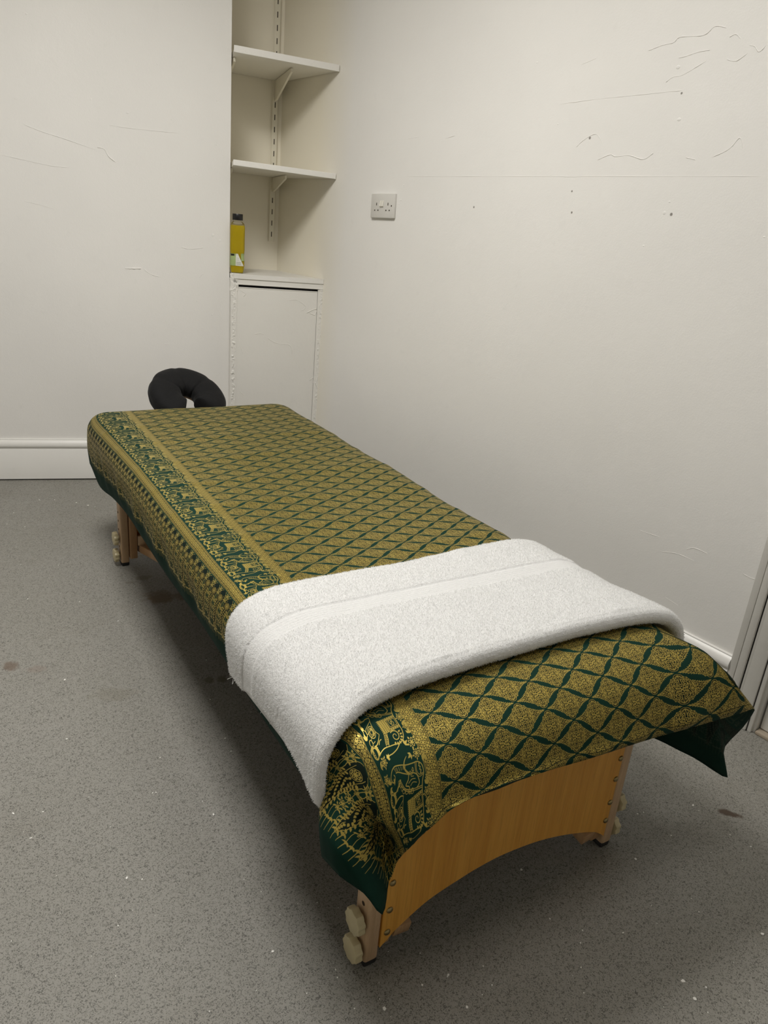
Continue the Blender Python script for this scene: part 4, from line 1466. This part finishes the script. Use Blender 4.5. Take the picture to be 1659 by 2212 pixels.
for i in range(NA + 1):
    s = LT * i / NA
    u, z, nu, nz = towel_path(s)
    vn, vf = towel_near(s), towel_far(s)
    row = []
    endk = min(1, min(s, LT - s) / .007)
    endk = .35 + .65 * math.sqrt(max(0, endk))
    for (f, h) in PT:
        vv = vn + (vf - vn) * f
        top = h is None
        if top:
            h = .0305 - .0085 * min(1, (f - .045) / .35) - .002 * max(0, (f - .7) / .3)
            # woven band: flat, ribbed, without pile
            w = vv - .004 * math.sin(s * 5)
            if .262 < w < .304:
                h -= .0022
                h += .0007 * math.cos((w - .262) / .0065 * 2 * PI)
                if w > .300: h -= .0012
                pile = .15
            else: pile = 1.0
            h += .0030 * noise.noise(Vector((s * 6, vv * 7, 2))) + .0022 * noise.noise(Vector((s * 17, vv * 15, 5)))
            h += pile * (.0009 * noise.noise(Vector((s * 330, vv * 330, 0))) + .0008 * noise.noise(Vector((s * 140, vv * 140, 3))))
        elif h > .004:
            h += .0008 * noise.noise(Vector((s * 300, vv * 300 + h * 300, 0))) + .0006 * noise.noise(Vector((s * 140, h * 200, 3)))
            vv += .0010 * noise.noise(Vector((s * 280, h * 280, 9)))
        h *= endk * (.40 + .60 * min(1, max(0, (s - .02) / .17)) ** 1.2)
        uu, zz, au_, az_ = u, z, nu, nz
        if s < .25:
            lift_ = (.006 - .006 * min(1, max(0, (vv - .25) / .12)) + .025 * max(0, 1 - ((vv - .16) / .15) ** 2)) * (1 - s / .25)
            uu, zz, au_, az_ = towel_path(s + lift_)
            uu += (.018 * max(0, vv) - .0035) * (1 - s / .25)
        row.append(bm.verts.new((uu + au_ * h, vv, zz + az_ * h)))
    rows.append(row)
m_ = len(PT)
for i in range(NA):
    for k in range(m_):
        f = bm.faces.new((rows[i][k], rows[i][(k + 1) % m_], rows[i + 1][(k + 1) % m_], rows[i + 1][k]))
        f.smooth = True
bm.faces.new(rows[0]); bm.faces.new(rows[-1][::-1])
bmesh.ops.recalc_face_normals(bm, faces=bm.faces)
towel = thing('bath_towel', 'white terry towel folded across the foot end of the green cloth', 'towel', O, -ANG)
pile = obj('towel_pile', bm, [m_towel, m_fluff], towel)
pile.name = 'folded_body'
vg = pile.vertex_groups.new(name='pile')
for v in pile.data.vertices:
    k = v.index % m_
    vv = v.co.y
    s_here = LT * (v.index // m_) / NA
    w = vv - .004 * math.sin(s_here * 5)
    h_top = 10 < k
    if k < 11 or (h_top and .258 < w < .306): continue
    vg.add([v.index], 1.0, 'REPLACE')
pm = pile.modifiers.new('pile', 'PARTICLE_SYSTEM')
ps = pile.particle_systems[0].settings
ps.type = 'HAIR'; ps.material = 2; ps.count = 120000; ps.hair_length = .0003; ps.hair_step = 3
ps.factor_random = .0004; ps.normal_factor = .0003
ps.root_radius = .5; ps.tip_radius = .4; ps.radius_scale = .0011; ps.shape = 0
ps.use_hair_bspline = True
pile.particle_systems[0].vertex_group_density = 'pile'
# lower layer showing under the hanging end, and a few loose threads at its corner
bm = bmesh.new()
g = []
for j in range(60):
    v_ = .010 + (.366 - .010) * j / 59
    drop = .001 + .003 * noise.noise(Vector((v_ * 20, 1, 1))) - .030 * max(0, 1 - ((v_ - .15) / .15) ** 2)
    sh = .022 * v_ + .003
    ring = []
    for (du, dz) in ((-.0935, .45), (-.097, .43), (-.0985, .392 - drop), (-.1005, .392 - drop), (-.1010, .43), (-.0985, .45)):
        ring.append(bm.verts.new((du + sh, v_, dz)))
    g.append(ring)
for j in range(59):
    for k in range(6):
        f = bm.faces.new((g[j][k], g[j][(k + 1) % 6], g[j + 1][(k + 1) % 6], g[j + 1][k])); f.smooth = True
bm.faces.new(g[0]); bm.faces.new(g[-1][::-1])
fix(bm)
obj('hem', bm, m_towel, towel)
bm = bmesh.new()
for k in range(9):
    p = Vector((-.094, .362 + random.uniform(-.012, .004), .388))
    q = p + Vector((random.uniform(-.012, .002), random.uniform(-.008, .016), random.uniform(-.020, -.006)))
    mid = (p + q) / 2 + Vector((random.uniform(-.004, .004), random.uniform(-.004, .004), 0))
    tube(bm, catmull([p, mid, q], 5), .0004, 5)
obj('loose_thread', bm, simple('white_thread', (.8, .8, .78), .8), towel)

# ------------------------------------------------------------------ face cradle at the head end
fc = thing('face_cradle', 'black padded horseshoe face cradle beyond the head of the table', 'face cradle', O + AU * .362 + AV * 2.045, -ANG)
m_fab, nt, b = new_mat('black_fabric')
v = coords(nt)
nt.links.new(mixc(nt, noise_tex(nt, v, 25, 3), (.0045, .0045, .0050), (.0075, .0075, .0082)), b.inputs['Base Color'])
b.inputs['Roughness'].default_value = .78; b.inputs['Sheen Weight'].default_value = .04; b.inputs['Specular IOR Level'].default_value = .22
bump(nt, b, math_node(nt, 'ADD', noise_tex(nt, v, 14, 3, .6, 1.5), math_node(nt, 'MULTIPLY', noise_tex(nt, v, 500, 2), .1)), .25, .012)
bm = bmesh.new()
NR, NSs = 96, 26
rings = []
for i in range(NR + 1):
    t = i / NR
    a = math.radians(-58 + t * 296)         # opening faces the table
    rx, ry = .086, .092
    cx, cy = rx * math.cos(a), ry * math.sin(a)
    tx, ty = -rx * math.sin(a), ry * math.cos(a)
    l = math.hypot(tx, ty); nx, ny = ty / l, -tx / l
    end = min(1, min(t, 1 - t) / .055)
    k = math.sqrt(max(.02, 1 - (1 - end) ** 2))
    hw, hh = .061 * k, .041 * k
    pleat = 1 + .05 * (math.exp(-((t - .30) / .018) ** 2) + math.exp(-((t - .50) / .014) ** 2) + math.exp(-((t - .66) / .018) ** 2)) * -1.0
    ring = []
    for q in range(NSs):
        b_ = 2 * PI * q / NSs
        c_, s_ = math.cos(b_), math.sin(b_)
        p = 2.6
        kk = (abs(c_) ** p + abs(s_) ** p) ** (-1 / p)
        inner = max(0, -c_)
        pl_ = 1 - (1 - pleat) * (1.0 + 1.2 * inner)
        w = hw * kk * c_ * pl_; hgt = hh * kk * s_ * pl_
        wob = 1 + .03 * noise.noise(Vector((cx * 30, cy * 30, s_ * 2)))
        ring.append(bm.verts.new((cx + nx * w * wob, cy + ny * w * wob, hgt * wob)))
    rings.append(ring)
for i in range(NR):
    for q in range(NSs):
        f = bm.faces.new((rings[i][q], rings[i][(q + 1) % NSs], rings[i + 1][(q + 1) % NSs], rings[i + 1][q])); f.smooth = True
bm.faces.new(rings[0][::-1]); bm.faces.new(rings[-1])
fix(bm)
TILT = math.radians(31)
cu = obj('cushion', bm, m_fab, fc)
cu.location = (0, .02, .477); cu.rotation_euler = (TILT, 0, math.radians(9))
# seam piping round the outer side
bm = bmesh.new()
pts = []
for i in range(NR + 1):
    a = math.radians(-58 + i / NR * 296)
    pts.append((.1465 * math.cos(a), .1485 * math.sin(a), -.004 + .003 * math.sin(i * .3)))
tube(bm, pts, .0022, 8)
pi_ = obj('piping', bm, m_fab, cu, smooth=True)
bm = bmesh.new()
po, pi2 = [], []
for i in range(41):
    a = math.radians(-50 + 280 * i / 40)
    po.append((.118 * math.cos(a), .124 * math.sin(a))); pi2.append((.062 * math.cos(a), .066 * math.sin(a)))
for i in range(40):
    prism(bm, [po[i], po[i + 1], pi2[i + 1], pi2[i]], 2, -.056, -.043)
bmesh.ops.remove_doubles(bm, verts=bm.verts, dist=1e-5)
fix(bm)
pf = obj('platform', bm, m_leg2, fc); pf.location = (0, .02, .477); pf.rotation_euler = (TILT, 0, math.radians(9))
bm = bmesh.new()
for u in (-.07, .07):
    tube(bm, [(u, -.19, .400), (u, -.08, .400), (u, -.02, .405), (u, .05, .470)], .009, 12)
obj('support_rod', bm, m_leg, fc, smooth=True)

# ------------------------------------------------------------------ flakes of old paint lying about the floor
m_flake = simple('paint_flake', (.80, .79, .75), .6)
bm = bmesh.new()
def flake(x, y, r):
    n = random.randint(5, 7)
    a0 = random.random() * 6
    ex = random.uniform(.55, 1)
    rot = random.random() * PI
    pts = []
    for k in range(n):
        a = a0 + 2 * PI * k / n
        rr = r * random.uniform(.65, 1.1)
        px, py = rr * math.cos(a), rr * ex * math.sin(a)
        pts.append((x + px * math.cos(rot) - py * math.sin(rot), y + px * math.sin(rot) + py * math.cos(rot)))
    prism(bm, pts, 2, .0001, .0001 + min(.0016, r * .35))
def floor_at(px, py):
    r = pix(px, py)
    t = -H / r.z
    return r.x * t, r.y * t
for (px, py, r) in [(29, 1758, 5), (461, 1760, 5), (140, 1469, 5), (255, 1342, 4), (144, 1597, 4), (274, 1897, 5), (67, 1811, 4), (589, 2056, 4), (499, 1623, 3.5), (346, 1637, 3),
                    (1126, 1879, 4), (1497, 1740, 5), (1373, 1856, 4), (968, 2107, 4.5), (1475, 2120, 6), (1500, 2158, 5), (1646, 2018, 5), (830, 2180, 5), (1258, 2010, 2.5),
                    (446, 1426, 3), (454, 1511, 3), (486, 1595, 3), (93, 1754, 3), (60, 1294, 3), (126, 1221, 2.5), (330, 1713, 3), (437, 1731, 2.5), (337, 1712, 3), (172, 1300, 3),
                    (1083, 1797, 2.5), (1188, 1985, 2.5), (1254, 2037, 2.5), (1346, 2015, 2.5), (1255, 2090, 2.5), (1525, 2133, 3), (1390, 1755, 2.5), (1450, 1805, 2.5), (1377, 1758, 3), (1622, 1829, 2.5),
                    (1510, 1970, 2), (1009, 2176, 3.5), (1063, 2128, 2.5), (1261, 2145, 2), (912, 2128, 3), (729, 2112, 2.5), (725, 2095, 2.5), (685, 1950, 2), (527, 1900, 2), (307, 1900, 2.5), (255, 2000, 2),
                    (118, 1080, 4), (165, 1086, 5), (190, 1092, 5), (205, 1095, 3), (85, 1080, 4), (30, 1108, 4), (54, 1138, 2.5), (35, 1182, 2.5), (45, 1220, 2), (15, 1132, 3), (100, 1180, 2)]:
    x, y = floor_at(px, py)
    flake(x, y, r * .00075)
for k in range(150):
    px, py = random.uniform(0, 1659), random.uniform(1200, 2212)
    x, y = floor_at(px, py)
    if x > XW - .06 or y > 2.7: continue
    flake(x, y, random.uniform(.0006, .0014))
fix(bm)
fl = obj('paint_flakes', bm, m_flake)
fl['kind'] = 'stuff'
tag(fl, 'white flakes of old paint scattered over the grey floor', 'paint flakes')

# ------------------------------------------------------------------ ceiling lamp and light
lamp = thing('ceiling_light', 'flat square light hung from the ceiling above the middle of the table', 'ceiling light', (0.38, 1.75, ZC))
bm = bmesh.new()
box(bm, (-.33, -.33, -.26), (.33, .33, -.22), 0, .006)
obj('housing', bm, m_trim, lamp)
bm = bmesh.new()
for sx_ in (-.28, .28):
    for sy_ in (-.28, .28):
        tube(bm, [(sx_, sy_, -.23), (sx_, sy_, 0)], .002, 8)
split_obj('suspension_wire', bm, m_trim, lamp)
ld = bpy.data.lights.new('lamp_light', 'AREA')
ld.shape = 'RECTANGLE'; ld.size = .58; ld.size_y = .58
ld.energy = 34
ld.spread = math.radians(160)
ld.color = (1.0, .975, .930)
lo = link(bpy.data.objects.new('lamp_light', ld))
lo.location = (0.38, 1.75, ZC - .27)
def fill_uplight(l, e):  # added upward fill light, raises the ceiling bounce to even out the walls
    d = l.data.copy(); d.energy = e; d.spread = PI
    u = link(bpy.data.objects.new('bounce_fill', d))
    u.location = (l.location.x, l.location.y, ZC - .21); u.rotation_euler = (PI, 0, 0)
fill_uplight(lo, 8)
fill_lamp = thing('ceiling_light', 'unseen fill light added above the foot of the table', 'ceiling light', (1.05, 0.38, ZC))  # added fill: brightens the near end of the table and the right floor
for part in [o for o in bpy.data.objects if o.parent == lamp]:
    copy_part(part, fill_lamp)
fill_ld = ld.copy(); fill_ld.energy = 7
fill_lo = link(bpy.data.objects.new('lamp_light', fill_ld))
fill_lo.location = (1.05, 0.38, ZC - .27)
fill_uplight(fill_lo, 2)
W = bpy.data.worlds.new('world'); S.world = W; W.use_nodes = True
W.node_tree.nodes['Background'].inputs[0].default_value = (.05, .05, .05, 1)

# ------------------------------------------------------------------ camera
cd = bpy.data.cameras.new('camera')
co = link(bpy.data.objects.new('camera', cd))
X, Yv, Z = ROT
# camera axes in world space: right, up, back
right = Vector((X.x, Yv.x, Z.x)); down = Vector((X.y, Yv.y, Z.y)); fwd = Vector((X.z, Yv.z, Z.z))
M = Matrix((( right.x, -down.x, -fwd.x, 0), (right.y, -down.y, -fwd.y, 0), (right.z, -down.z, -fwd.z, H), (0, 0, 0, 1)))
co.matrix_world = M
cd.sensor_fit = 'VERTICAL'; cd.sensor_height = 24.0
cd.lens = 24.0 * 1590.0 / 2212.0
cd.clip_start = .02
S.camera = co

S.view_settings.view_transform = 'Standard'
S.view_settings.look = 'None'
S.view_settings.gamma = 1.0
S.view_settings.exposure = 0.0
S.cycles.use_denoising = True
S.cycles.adaptive_threshold = 0.02
S.cycles.max_bounces = 8
S.cycles.diffuse_bounces = 5
